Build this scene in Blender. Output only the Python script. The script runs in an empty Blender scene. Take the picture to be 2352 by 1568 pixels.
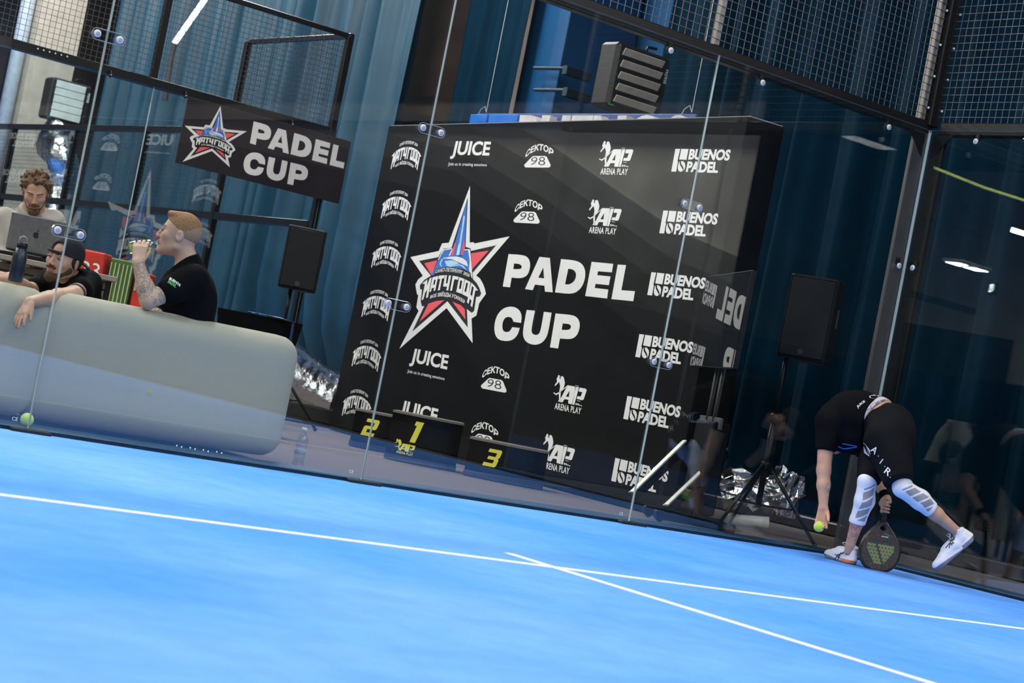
import bpy, math, random
import numpy as np
from mathutils import Vector, Matrix
from mathutils.geometry import tessellate_polygon
random.seed(7); rng = np.random.default_rng(7)
SC = bpy.context.scene
COL = SC.collection
# ------------------------------------------------------------------ camera
W_, H_ = 2352, 1568
F_PX, YAW, PIT, ROL = 4514.7486, 0.6408671, 0.0262293, 0.1935990
CAM = np.array([-10.0331602, -9.2167107, 0.6505604])
def cam_axes():
    cy, sy, cp, sp = math.cos(YAW), math.sin(YAW), math.cos(PIT), math.sin(PIT)
    d = np.array([sy*cp, cy*cp, sp]); r = np.array([cy, -sy, 0.0]); u = np.cross(r, d)
    return math.cos(ROL)*r+math.sin(ROL)*u, -math.sin(ROL)*r+math.cos(ROL)*u, d
RX, UP, FW = cam_axes()
cd = bpy.data.cameras.new('camera'); cam = bpy.data.objects.new('camera', cd); COL.objects.link(cam)
cd.sensor_width = 36.0; cd.lens = F_PX/W_*36.0; cd.clip_start = 0.05; cd.clip_end = 200
cam.matrix_world = Matrix(((RX[0], UP[0], -FW[0], CAM[0]), (RX[1], UP[1], -FW[1], CAM[1]), (RX[2], UP[2], -FW[2], CAM[2]), (0, 0, 0, 1)))
SC.camera = cam
cd.dof.use_dof = True; cd.dof.focus_distance = 12.8; cd.dof.aperture_fstop = 4.5
# ------------------------------------------------------------------ world, lamps, exposure
SC.view_settings.view_transform = 'Standard'; SC.view_settings.look = 'None'
SC.view_settings.exposure = 0.0; SC.view_settings.gamma = 1.0; SC.view_settings.use_curve_mapping = False
wd = bpy.data.worlds.new('world'); SC.world = wd; wd.use_nodes = True
wd.node_tree.nodes['Background'].inputs[0].default_value = (0.55, 0.65, 0.8, 1)
wd.node_tree.nodes['Background'].inputs[1].default_value = 0.25
LAMPS = [(x, y) for x in (-21, -14, -8.5, -3.6) for y in (-21, -14.5, -9.5, -5, -1.6, 4.2, 10.5, 16)]
LAMP_Z = 7.6
LAMPS += [(.4, 8.6), (.4, 13.5), (.6, 18.0), (2.9, -8), (2.9, -13), (2.9, -19)]  # fill lamps added to brighten the rear left zone and the east wall
for (x, y) in LAMPS:
    ld = bpy.data.lights.new('hall_and_fill_light', 'AREA'); ld.shape = 'RECTANGLE'; ld.size = 1.3; ld.size_y = 0.55
    ld.energy = 450 if x > 2 else 210 if y < -12 else 85 if y < -3 else 200 if y < 0 else 340
    ld.color = (1.0, 0.96, 0.91)
    lo = bpy.data.objects.new('hall_and_fill_light', ld); lo.location = (x, y, LAMP_Z-0.07); COL.objects.link(lo)
# ------------------------------------------------------------------ pixel helpers (true 3D unprojection)
def ray(x, y): return FW+RX*(x-W_/2)/F_PX-UP*(y-H_/2)/F_PX
def dep(x, y, D): return CAM+ray(x, y)*D
def un(x, y, ax, val):
    v = ray(x, y); return CAM+v*((val-CAM[ax])/v[ax])
# ------------------------------------------------------------------ materials
MATS = {}
def mat(name, col, rough=0.6, metal=0.0, var=0.12, scale=12.0, bump=0.0, bscale=60.0, spec=0.5, emit=None, estr=0.0, trans=0.0, coat=0.0, sheen=0.0, ior=1.45, alpha=1.0, det=3.0):
    if name in MATS: return MATS[name]
    m = bpy.data.materials.new(name); m.use_nodes = True; nt = m.node_tree; N = nt.nodes; L = nt.links
    b = N['Principled BSDF']
    tc = N.new('ShaderNodeTexCoord'); no = N.new('ShaderNodeTexNoise'); no.inputs['Scale'].default_value = scale; no.inputs['Detail'].default_value = det
    L.new(tc.outputs['Object'], no.inputs['Vector'])
    cr = N.new('ShaderNodeValToRGB'); c = np.array(col[:3])
    lo = np.clip(c*(1-var), 0, 1); hi = np.clip(c*(1+var), 0, 1)
    cr.color_ramp.elements[0].color = (*lo, 1); cr.color_ramp.elements[1].color = (*hi, 1)
    cr.color_ramp.elements[0].position = 0.3; cr.color_ramp.elements[1].position = 0.7
    L.new(no.outputs['Fac'], cr.inputs['Fac']); L.new(cr.outputs['Color'], b.inputs['Base Color'])
    b.inputs['Roughness'].default_value = rough; b.inputs['Metallic'].default_value = metal
    b.inputs['Specular IOR Level'].default_value = spec; b.inputs['IOR'].default_value = ior
    b.inputs['Transmission Weight'].default_value = trans; b.inputs['Coat Weight'].default_value = coat; b.inputs['Alpha'].default_value = alpha
    b.inputs['Sheen Weight'].default_value = sheen
    if emit: b.inputs['Emission Color'].default_value = (*emit, 1); b.inputs['Emission Strength'].default_value = estr
    if bump:
        n2 = N.new('ShaderNodeTexNoise'); n2.inputs['Scale'].default_value = bscale; n2.inputs['Detail'].default_value = 4
        L.new(tc.outputs['Object'], n2.inputs['Vector']); bp = N.new('ShaderNodeBump'); bp.inputs['Strength'].default_value = bump
        bp.inputs['Distance'].default_value = 0.01; L.new(n2.outputs['Fac'], bp.inputs['Height']); L.new(bp.outputs['Normal'], b.inputs['Normal'])
    MATS[name] = m; return m
def glassmat(name, tint, f0=0.045):
    m = bpy.data.materials.new(name); m.use_nodes = True; nt = m.node_tree; N = nt.nodes; L = nt.links
    N.remove(N['Principled BSDF']); out = N['Material Output']
    g = N.new('ShaderNodeNewGeometry'); dp = N.new('ShaderNodeVectorMath'); dp.operation = 'DOT_PRODUCT'
    L.new(g.outputs['Normal'], dp.inputs[0]); L.new(g.outputs['Incoming'], dp.inputs[1])
    def mth(op, a, b=None):
        n = N.new('ShaderNodeMath'); n.operation = op
        if isinstance(a, float): n.inputs[0].default_value = a
        else: L.new(a, n.inputs[0])
        if b is not None:
            if isinstance(b, float): n.inputs[1].default_value = b
            else: L.new(b, n.inputs[1])
        return n.outputs[0]
    c = mth('ABSOLUTE', dp.outputs['Value']); f = mth('POWER', mth('SUBTRACT', 1.0, c), 5.0)
    f = mth('ADD', mth('MULTIPLY', f, 1.0-f0), f0)
    t = N.new('ShaderNodeBsdfTransparent'); t.inputs[0].default_value = (*tint, 1)
    gl = N.new('ShaderNodeBsdfGlossy'); gl.inputs['Roughness'].default_value = 0.0; gl.inputs[0].default_value = (0.95, 1, 1, 1)
    mx = N.new('ShaderNodeMixShader'); L.new(f, mx.inputs[0]); L.new(t.outputs[0], mx.inputs[1]); L.new(gl.outputs[0], mx.inputs[2])
    L.new(mx.outputs[0], out.inputs['Surface']); MATS[name] = m; return m
GLASS = glassmat('court glass', (0.93, 0.97, 0.975), .055)
GLASS2 = glassmat('reflective court glass', (0.92, 0.965, 0.97), .10)
PET = glassmat('clear bottle plastic', (0.88, 0.90, 0.91), 0.10)
ACRYL = glassmat('clear acrylic', (0.93, 0.94, 0.96), 0.09)
# ------------------------------------------------------------------ mesh helpers
WL = {}
def wloc(p): return WL.get(p.name, np.zeros(3)) if p else np.zeros(3)
def props(o, label=None, cat=None, group=None, kind=None):
    if label: o['label'] = label
    if cat: o['category'] = cat
    if group: o['group'] = group
    if kind: o['kind'] = kind
    return o
def root(name, loc, label, cat, group=None, rz=0):
    o = bpy.data.objects.new(name, None); o.empty_display_size = .1; o.location = loc; o.rotation_euler = (0, 0, rz); COL.objects.link(o)
    WL[o.name] = np.array(loc, float); return props(o, label, cat, group)
def mesh(name, V, Fc, mats, mi=None, smooth=False):
    me = bpy.data.meshes.new(name)
    V = np.asarray(V, float)
    me.from_pydata(V.tolist(), [], [list(map(int, f)) for f in Fc] if not isinstance(Fc, list) else Fc)
    for m in (mats if isinstance(mats, (list, tuple)) else [mats]): me.materials.append(m)
    if mi is not None: me.polygons.foreach_set('material_index', np.asarray(mi, dtype=np.int32))
    if smooth: me.polygons.foreach_set('use_smooth', np.ones(len(me.polygons), dtype=bool))
    me.update(); return me
def link(name, me, parent=None, loc=(0, 0, 0), rot=None):
    o = bpy.data.objects.new(name, me); COL.objects.link(o)
    o.location = loc
    if rot: o.rotation_euler = rot
    if parent is not None: o.parent = parent; WL[o.name] = wloc(parent)+np.array(loc, float)
    else: WL[o.name] = np.array(loc, float)
    return o
class MB:
    def __init__(s): s.V = []; s.F = []; s.M = []; s.n = 0
    def add(s, V, F, m=0):
        V = np.asarray(V, float); s.V.append(V)
        for f in F: s.F.append([int(i)+s.n for i in f]); s.M.append(m)
        s.n += len(V); return s
    def box(s, c, d, m=0, R=None, bev=0.0):
        c = np.array(c, float); h = np.array(d, float)/2
        if bev > 0:
            b = min(bev, min(h)*.9); pts = []
            sg = [(-1, -1, -1), (1, -1, -1), (1, 1, -1), (-1, 1, -1), (-1, -1, 1), (1, -1, 1), (1, 1, 1), (-1, 1, 1)]
            for q in sg:
                q = np.array(q)
                for ax in range(3):
                    p = q*h.copy(); 
                    for a2 in range(3):
                        if a2 != ax: p[a2] -= q[a2]*b
                    pts.append(p)
            idx = lambda q, ax: sg.index(q)*3+ax
            F = []
            for ax in range(3):
                o1, o2 = [a for a in range(3) if a != ax]
                for sgn in (-1, 1):
                    loop = []
                    for (a, b2) in ((-1, -1), (1, -1), (1, 1), (-1, 1)):
                        q = [0, 0, 0]; q[ax] = sgn; q[o1] = a; q[o2] = b2; loop.append(idx(tuple(q), ax))
                    F.append(loop)
            for ax in range(3):
                o1, o2 = [a for a in range(3) if a != ax]
                for a in (-1, 1):
                    for b2 in (-1, 1):
                        q0 = [0, 0, 0]; q0[ax] = -1; q0[o1] = a; q0[o2] = b2; q1 = list(q0); q1[ax] = 1
                        F.append([idx(tuple(q0), o1), idx(tuple(q1), o1), idx(tuple(q1), o2), idx(tuple(q0), o2)])
            for q in sg: F.append([idx(q, 0), idx(q, 1), idx(q, 2)])
            V = np.array(pts)
        else:
            V = np.array([(x, y, z) for z in (-1, 1) for y in (-1, 1) for x in (-1, 1)])*h
            F = [(0, 2, 3, 1), (4, 5, 7, 6), (0, 1, 5, 4), (2, 6, 7, 3), (0, 4, 6, 2), (1, 3, 7, 5)]
        if R is not None: V = V@np.array(R).T
        return s.add(V+c, F, m)
    def tube(s, pts, r, n=10, m=0, cap=True, closed=False):
        P = [np.array(p, float) for p in pts]; k = len(P); rr = r if hasattr(r, '__len__') else [r]*k
        V = []; up = None
        for i in range(k):
            a = P[(i-1) % k] if (i > 0 or closed) else P[0]; b = P[(i+1) % k] if (i < k-1 or closed) else P[-1]
            t = b-a; t = t/(np.linalg.norm(t)+1e-12)
            if up is None:
                up = np.array([0, 0, 1.0]) if abs(t[2]) < .9 else np.array([1.0, 0, 0])
            u = up-t*(up@t); u /= np.linalg.norm(u)+1e-12; v = np.cross(t, u); up = u
            for j in range(n):
                an = 2*math.pi*j/n; V.append(P[i]+rr[i]*(math.cos(an)*u+math.sin(an)*v))
        F = []
        for i in range(k if closed else k-1):
            for j in range(n):
                i2 = (i+1) % k; F.append((i*n+j, i*n+(j+1) % n, i2*n+(j+1) % n, i2*n+j))
        if cap and not closed: F.append(tuple(range(n))[::-1]); F.append(tuple((k-1)*n+j for j in range(n)))
        return s.add(V, F, m)
    def lathe(s, prof, c=(0, 0, 0), n=24, m=0, R=None):
        V = []; F = []
        for (r, z) in prof:
            for j in range(n):
                a = 2*math.pi*j/n; V.append((r*math.cos(a), r*math.sin(a), z))
        for i in range(len(prof)-1):
            for j in range(n): F.append((i*n+j, i*n+(j+1) % n, (i+1)*n+(j+1) % n, (i+1)*n+j))
        if prof[0][0] > 1e-6: F.append(tuple(range(n))[::-1])
        if prof[-1][0] > 1e-6: F.append(tuple((len(prof)-1)*n+j for j in range(n)))
        V = np.array(V)
        if R is not None: V = V@np.array(R).T
        return s.add(V+np.array(c), F, m)
    def sphere(s, c, r, n=16, m=0, sc=(1, 1, 1)):
        prof = [(max(1e-7, r*math.sin(math.pi*i/(n//2))), -r*math.cos(math.pi*i/(n//2))) for i in range(n//2+1)]
        k = len(s.V); s.lathe(prof, (0, 0, 0), n, m); s.V[k] = s.V[k]*np.array(sc)+np.array(c); return s
    def prism(s, poly, O, U, Vv, Nn, t, m=0, holes=()):
        """extrude a 2D polygon (with holes) living in the frame O,U,V by t along N"""
        O, U, Vv, Nn = [np.array(a, float) for a in (O, U, Vv, Nn)]
        loops = [poly]+list(holes); tri = tessellate_polygon([[Vector((p[0], p[1], 0)) for p in lp] for lp in loops])
        flat = [p for lp in loops for p in lp]; n = len(flat)
        A = np.array([O+U*p[0]+Vv*p[1] for p in flat]); B = A+Nn*t
        F = [tuple(t3) for t3 in tri]+[(a+n, c+n, b+n) for (a, b, c) in tri]
        # orient so that the far face looks along N
        def nrm(f, V): return np.cross(V[f[1]]-V[f[0]], V[f[2]]-V[f[0]])
        V = np.vstack([A, B]); k = len(tri)
        F = [f if nrm(f, V)@Nn < 0 else f[::-1] for f in F[:k]]+[f if nrm(f, V)@Nn > 0 else f[::-1] for f in F[k:]]
        st = 0
        for lp in loops:
            q = len(lp)
            for i in range(q): F.append((st+i, st+(i+1) % q, n+st+(i+1) % q, n+st+i))
            st += q
        return s.add(V, F, m)
    def mesh(s, name, mats, smooth=False, off=None):
        V = np.vstack(s.V) if s.V else np.zeros((0, 3))
        if off is not None: V = V-np.array(off)
        return mesh(name, V, s.F, mats, s.M, smooth)
    def build(s, name, mats, parent=None, smooth=False, loc=None):
        """world-space geometry -> object (child offset handled)"""
        if parent is not None: off = wloc(parent); return link(name, s.mesh(name, mats, smooth, off), parent)
        if loc is not None: return link(name, s.mesh(name, mats, smooth, loc), None, tuple(loc))
        return link(name, s.mesh(name, mats, smooth))
    def part(s, name, mats, parent, smooth=False):
        """local-space geometry under a (possibly rotated) root"""
        return link(name, s.mesh(name, mats, smooth), parent)
def rotz(a): c, s_ = math.cos(a), math.sin(a); return np.array([[c, -s_, 0], [s_, c, 0], [0, 0, 1]])
def frame(fwd, up):
    f = np.array(fwd, float); f /= np.linalg.norm(f); u = np.array(up, float); u -= f*(u@f); u /= np.linalg.norm(u)
    r = np.cross(f, u); return np.array([r, f, u]).T      # columns right, forward, up
def copytree(o, parent=None):
    c = o.copy(); COL.objects.link(c); c.parent = parent
    if parent is not None: WL[c.name] = wloc(parent)
    for ch in list(o.children): copytree(ch, c)
    return c
# ------------------------------------------------------------------ flat lettering
def text2d(s, offset=0.02, shear=0.0, res=3, font_fix=True, spacing=1.0):
    c = bpy.data.curves.new('t', 'FONT'); c.body = s; c.offset = offset; c.shear = shear; c.resolution_u = res; c.space_character = spacing
    o = bpy.data.objects.new('t', c); COL.objects.link(o); dg = bpy.context.evaluated_depsgraph_get()
    m = bpy.data.meshes.new_from_object(o.evaluated_get(dg))
    V = np.array([v.co[:2] for v in m.vertices]); F = [tuple(p.vertices) for p in m.polygons]
    bpy.data.objects.remove(o); bpy.data.curves.remove(c); bpy.data.meshes.remove(m)
    mn, mx = V.min(0), V.max(0); V = (V-mn)/(mx-mn); return V, F
def soften(P, lim=52, k=2):
    """cut only the shallow corners of an outline, keep the sharp ones"""
    for _ in range(k):
        Q = []; n = len(P)
        for i in range(n):
            a, b, c = np.array(P[i-1], float), np.array(P[i], float), np.array(P[(i+1) % n], float); u, v = b-a, c-b
            an = math.degrees(abs(math.atan2(u[0]*v[1]-u[1]*v[0], u@v)))
            Q += [tuple(b-u*.25), tuple(b+v*.25)] if 4 < an < lim else [tuple(b)]
        P = Q
    return P
class Art:
    """flat print: 2D pieces (u right, v up, layer) turned into thin ink geometry on a plane"""
    def __init__(s): s.P = []
    def poly(s, pts, m=0, lay=0, holes=()):
        loops = [pts]+list(holes); tri = tessellate_polygon([[Vector((p[0], p[1], 0)) for p in lp] for lp in loops])
        s.P.append((np.array([p for lp in loops for p in lp], float), [tuple(t) for t in tri], m, lay)); return s
    def text(s, t, x0, y0, x1, y1, m=0, lay=0, warp=None, **kw):
        V, F = text2d(t, **kw)
        if warp: V = np.array([warp(a, b) for a, b in V])
        else: V = V*np.array([x1-x0, y1-y0])+np.array([x0, y0])
        s.P.append((V, F, m, lay)); return s
    def xf(s, fn):
        a = Art(); a.P = [(np.array([fn(p) for p in V]), F, m, l) for V, F, m, l in s.P]; return a
    def fit(s, x0, y0, x1, y1):
        A = np.vstack([p[0] for p in s.P]); mn, mx = A.min(0), A.max(0); k = np.array([x1-x0, y1-y0])/(mx-mn)
        return s.xf(lambda p: (p-mn)*k+np.array([x0, y0]))
    def fine(s, L):
        """split long triangles so the print follows a curved face"""
        a = Art()
        for V, F, m, l in s.P:
            V = [tuple(p) for p in V]; F = list(F); out = []; memo = {}
            def mid(i, j):
                k = (min(i, j), max(i, j))
                if k not in memo: V.append(tuple((np.array(V[i])+np.array(V[j]))/2)); memo[k] = len(V)-1
                return memo[k]
            st = [t for f in F for t in ([f] if len(f) == 3 else [(f[0], f[i], f[i+1]) for i in range(1, len(f)-1)])]
            while st:
                t = st.pop(); e = [np.hypot(V[t[i]][0]-V[t[(i+1) % 3]][0], V[t[i]][1]-V[t[(i+1) % 3]][1]) for i in range(3)]; k = int(np.argmax(e))
                if e[k] <= L: out.append(t); continue
                q = mid(t[k], t[(k+1) % 3]); st += [(t[k], q, t[(k+2) % 3]), (q, t[(k+1) % 3], t[(k+2) % 3])]
            a.P.append((np.array(V), out, m, l))
        return a
    def into(s, mb, O, U, Vv, Nn, lift=0.0012, step=0.0007, m0=0, bend=None):
        O, U, Vv, Nn = [np.array(a, float) for a in (O, U, Vv, Nn)]
        for V, F, m, l in s.P:
            if bend: V3 = np.array([bend(p, lift+step*l) for p in V])
            else: V3 = O+V[:, :1]*U+V[:, 1:2]*Vv+Nn*(lift+step*l)
            FF = []
            for f in F:
                n = np.cross(V3[f[1]]-V3[f[0]], V3[f[2]]-V3[f[0]])
                FF.append(f if n@Nn > 0 else f[::-1])
            mb.add(V3, FF, m+m0)
        return mb
def quad3(a, b, c):                       # quadratic through three points at t=0,.5,1
    a, b, c = map(np.array, (a, b, c)); return lambda t: a*(1-t)*(1-2*t)+b*4*t*(1-t)+c*t*(2*t-1)
def arcwarp(b3, t3):
    B, T = quad3(*b3), quad3(*t3); return lambda u, v: B(u)*(1-v)+T(u)*v
# ------------------------------------------------------------------ implicit bodies: smooth unions of tapered limbs, meshed by surface nets
def cone(p0, r0, p1, r1, k=.02): return ('c', np.array(p0, float), float(r0), np.array(p1, float), float(r1), k, 1)
def ell(c, r, R=None, k=.02): return ('e', np.array(c, float), np.array(r, float), np.eye(3) if R is None else np.array(R), None, k, 1)
def sub(p, k=None): p = list(p); p[6] = -1; p[5] = p[5] if k is None else k; return tuple(p)
def cut(n, pt, k=.004): n = np.array(n, float); n /= np.linalg.norm(n); return ('p', n, float(n@np.array(pt, float)), None, None, k, 0)   # keeps the side n.x < n.pt
def pd(pr, X):
    if pr[0] == 'c':
        _, a, ra, b, rb = pr[:5]; ba = b-a; L2 = ba@ba+1e-12; t = np.clip(((X-a)@ba)/L2, 0, 1)
        return np.linalg.norm(X-a-t[:, None]*ba, axis=1)-(ra+(rb-ra)*t)
    if pr[0] == 'e':
        Y = (X-pr[1])@pr[3]; r = pr[2]; k0 = np.linalg.norm(Y/r, axis=1); k1 = np.linalg.norm(Y/(r*r), axis=1)+1e-9
        return np.where(k0 < 1e-3, -r.min(), k0*(k0-1)/k1)
    return X@pr[1]-pr[2]
def bound(pr):
    if pr[0] == 'c':
        lo = np.minimum(pr[1]-pr[2], pr[3]-pr[4]); hi = np.maximum(pr[1]+pr[2], pr[3]+pr[4]); return lo, hi
    R = np.abs(pr[3])@pr[2]; return pr[1]-R, pr[1]+R
def field(prims, X):
    d = np.full(len(X), 1.0)
    for pr in prims:
        e = pd(pr, X); k = max(pr[5], 1e-4)
        if pr[6] == 1:
            h = np.clip(.5+.5*(d-e)/k, 0, 1); d = d+(e-d)*h-k*h*(1-h)
        else:
            if pr[6] == -1: e = -e
            h = np.clip(.5-.5*(d-e)/k, 0, 1); d = d+(e-d)*h+k*h*(1-h)
    return d
def nets(prims, res=.006, noise=None):
    add = [p for p in prims if p[6] == 1]
    bs = [bound(p) for p in add]; lo = np.min([b[0] for b in bs], 0)-4*res-.02; hi = np.max([b[1] for b in bs], 0)+4*res+.02
    B = 10; n = (np.ceil((hi-lo)/res/B).astype(int))*B
    D = np.full(tuple(n+1), 1.0, np.float32)
    g = np.arange(B+1); Rr = B*res*.87
    off = np.stack(np.meshgrid(g, g, g, indexing='ij'), -1).reshape(-1, 3)*res
    nb = n//B; cen = np.stack(np.meshgrid(*[np.arange(k) for k in nb], indexing='ij'), -1).reshape(-1, 3)
    C = lo+(cen+.5)*B*res
    near = np.stack([pd(p, C) < Rr+max(p[5], .01)+.012 for p in prims if p[6] == 1], 1)
    ops = [p for p in prims if p[6] != 1]
    act = np.where(near.any(1))[0]
    # keep order of the prims; unions culled per block, cuts always applied
    for bi in act:
        c = cen[bi]*B; X = lo+c*res+off; pl = []; j = 0
        for p in prims:
            if p[6] == 1:
                if near[bi, j]: pl.append(p)
                j += 1
            else: pl.append(p)
        d = field(pl, X)
        if noise is not None: d = d+noise(X)
        D[c[0]:c[0]+B+1, c[1]:c[1]+B+1, c[2]:c[2]+B+1] = d.reshape(B+1, B+1, B+1)
    I = D < 0
    cnt = np.zeros(tuple(n), np.uint8)
    for dx in (0, 1):
        for dy in (0, 1):
            for dz in (0, 1): cnt += I[dx:dx+n[0], dy:dy+n[1], dz:dz+n[2]]
    A = np.argwhere((cnt > 0) & (cnt < 8)); idx = np.full(tuple(n), -1, np.int32); idx[A[:, 0], A[:, 1], A[:, 2]] = np.arange(len(A))
    acc = np.zeros((len(A), 3)); num = np.zeros(len(A))
    cor = [(a, b, c) for a in (0, 1) for b in (0, 1) for c in (0, 1)]
    val = {q: D[A[:, 0]+q[0], A[:, 1]+q[1], A[:, 2]+q[2]].astype(float) for q in cor}
    for q in cor:
        for ax in range(3):
            if q[ax] == 0:
                r = list(q); r[ax] = 1; r = tuple(r); a, b = val[q], val[r]; s = (a < 0) != (b < 0)
                t = np.where(s, a/np.where(s, a-b, 1), 0); P = np.tile(np.array(q, float), (len(A), 1)); P[:, ax] = t
                acc += P*s[:, None]; num += s
    V = lo+(A+acc/np.maximum(num, 1)[:, None])*res
    Q = []
    for ax in range(3):
        s0 = [slice(1, n[k]) for k in range(3)]; s0[ax] = slice(0, n[ax]); s1 = list(s0); s1[ax] = slice(1, n[ax]+1)
        a = I[tuple(s0)]; b = I[tuple(s1)]; E = np.argwhere(a != b)
        if not len(E): continue
        E = E+np.array([0 if k == ax else 1 for k in range(3)]); ia = a[tuple((E-np.array([0 if k == ax else 1 for k in range(3)])).T)]
        o1, o2 = (ax+1) % 3, (ax+2) % 3; e1 = np.zeros(3, int); e1[o1] = 1; e2 = np.zeros(3, int); e2[o2] = 1
        q = np.stack([idx[tuple((E-e1-e2).T)], idx[tuple((E-e2).T)], idx[tuple(E.T)], idx[tuple((E-e1).T)]], 1)
        q = np.where(ia[:, None], q, q[:, ::-1]); Q.append(q[(q >= 0).all(1)])
    return V, np.vstack(Q)
def blob(name, prims, mats, parent=None, res=.006, matfn=None, noise=None, loc=None):
    V, Q = nets(prims, res, noise)
    me = bpy.data.meshes.new(name); off = wloc(parent) if parent is not None else (np.array(loc, float) if loc is not None else np.zeros(3))
    nV, nF = len(V), len(Q)
    me.vertices.add(nV); me.vertices.foreach_set('co', (V-off).ravel())
    me.loops.add(nF*4); me.loops.foreach_set('vertex_index', Q.ravel().astype(np.int32))
    me.polygons.add(nF); me.polygons.foreach_set('loop_start', np.arange(0, nF*4, 4, dtype=np.int32))
    try: me.polygons.foreach_set('loop_total', np.full(nF, 4, dtype=np.int32))
    except Exception: pass
    for m in (mats if isinstance(mats, (list, tuple)) else [mats]): me.materials.append(m)
    me.update(calc_edges=True)
    me.polygons.foreach_set('use_smooth', np.ones(nF, dtype=bool))
    if matfn is not None: me.polygons.foreach_set('material_index', matfn(V[Q].mean(1)).astype(np.int32))
    me.validate()
    return link(name, me, parent, (0, 0, 0) if loc is None else tuple(loc))
def hand(wrist, fdir, normal, thumb, curl=(.35, .35, .4, .45), spread=.05, s=1.0, tcurl=.3, topen=.7):
    """palm + 4 fingers of different length + thumb; normal = back of hand; thumb = direction towards thumb side"""
    f = np.array(fdir, float); f /= np.linalg.norm(f); n = np.array(normal, float); n -= f*(n@f); n /= np.linalg.norm(n)
    t = np.cross(f, n); t = t if t@np.array(thumb, float) > 0 else -t; w = np.array(wrist, float); P = []
    palm = .088*s
    for i, x in enumerate((.028, .010, -.010, -.028)): P.append(cone(w+t*x*.55*s, .016*s, w+f*palm*(1-.04*abs(i-1))+t*x*s, .0125*s, .012))
    for i, (x, L) in enumerate(((.030, .072), (.010, .082), (-.011, .076), (-.031, .058))):
        p = w+f*palm*(1-.04*abs(i-1))+t*x*s; a = 0.0; dr = t*spread*(1.5-i)
        for q, (fr, r) in enumerate(((.45, .0098), (.31, .0088), (.24, .0076))):
            a += curl[i]*(1.0 if q else .8); d = f*math.cos(a)-n*math.sin(a)+dr; d /= np.linalg.norm(d)
            p2 = p+d*L*fr*s; P.append(cone(p, (r+.0006)*s, p2, r*s, .003)); p = p2
    p = w+f*.022*s+t*.026*s; d = f*(1-topen)+t*topen-n*tcurl; d /= np.linalg.norm(d); p2 = p+d*.042*s; P.append(cone(p, .0155*s, p2, .0118*s, .01))
    d2 = f*(1.1-topen)+t*topen*.5-n*tcurl*1.3; d2 /= np.linalg.norm(d2); p3 = p2+d2*.030*s; P.append(cone(p2, .0115*s, p3, .0095*s, .003)); P.append(cone(p3, .0095*s, p3+d2*.02*s, .008*s, .003))
    return P
def grip(c, ax, palm, R_, s=1.0, n=4, arc=4.2, back=None):
    """fist closed round a bar: c centre, ax bar axis (towards little finger), palm = side of the bar the palm lies on"""
    ax = np.array(ax, float); ax /= np.linalg.norm(ax); u = np.array(palm, float); u -= ax*(u@ax); u /= np.linalg.norm(u); v = np.cross(ax, u); P = []
    if back is not None and v@np.array(back) < 0: v = -v
    for i in range(n):
        o = c+ax*(i-(n-1)/2)*.0205*s; rr = R_+.008*s; L = (1.0, 1.08, 1.0, .85)[i]; pp = [o+(u*math.cos(a)+v*math.sin(a))*rr for a in np.array([-.35, .9, 2.2, 3.2+.5*L])]
        for k, r in enumerate((.0100, .0092, .0082)): P.append(cone(pp[k], r*s, pp[k+1], (r-.0008)*s, .003))
        P.append(cone(o+(u*math.cos(-.35)+v*math.sin(-.35))*rr, .0115*s, c+u*(rr+.004)-v*.05*s+ax*(i-(n-1)/2)*.015*s, .014*s, .012))
    q = c-ax*.040*s; a0, a1, a2 = [q+(u*math.cos(a)+v*math.sin(a))*(R_+.010*s)*k for a, k in ((-.9, 1.5), (-2.0, 1.0), (-3.2, 1.0))]
    P += [cone(c+u*(R_+.012)-v*.05*s-ax*.02, .016*s, a0, .0135*s, .01), cone(a0, .0125*s, a1, .0105*s, .004), cone(a1, .0105*s, a2, .009*s, .004)]
    return P
def head_prims(c, fwd, up, s=1.0, ears=True):
    R = frame(fwd, up); c = np.array(c, float); T = lambda x, y, z: c+R@(np.array([x, y, z])*s)
    P = [ell(T(0, -.012, .035), np.array((.077, .097, .088))*s, R, .02), ell(T(0, .026, -.030), np.array((.060, .066, .085))*s, R, .03)]
    for q in (-1, 1):
        P += [cone(T(q*.052, -.005, -.062), .018*s, T(q*.012, .068, -.100), .016*s, .025), ell(T(q*.042, .058, -.018), np.array((.024, .022, .022))*s, R, .02)]
    P += [cone(T(-.034, .080, .024), .009*s, T(.034, .080, .024), .009*s, .016), cone(T(0, .068, -.100), .018*s, T(0, .074, -.098), .018*s, .02)]
    for q in (-1, 1): P.append(sub(ell(T(q*.031, .105, .006), np.array((.017, .018, .012))*s, R, .012)))
    P += [cone(T(0, .088, .014), .0075*s, T(0, .109, -.026), .0095*s, .010), ell(T(.011, .100, -.031), np.array((.0085, .011, .008))*s, R, .006), ell(T(-.011, .100, -.031), np.array((.0085, .011, .008))*s, R, .006)]
    P += [ell(T(0, .088, -.056), np.array((.023, .010, .0065))*s, R, .005), ell(T(0, .086, -.067), np.array((.020, .010, .0070))*s, R, .005)]
    if ears:
        for q in (-1, 1):
            P += [ell(T(q*.078, -.014, -.004), np.array((.007, .020, .031))*s, R@rotz(q*-.35), .006), sub(ell(T(q*.087, -.010, -.002), np.array((.006, .011, .017))*s, R, .004))]
    return P, T, R
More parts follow.
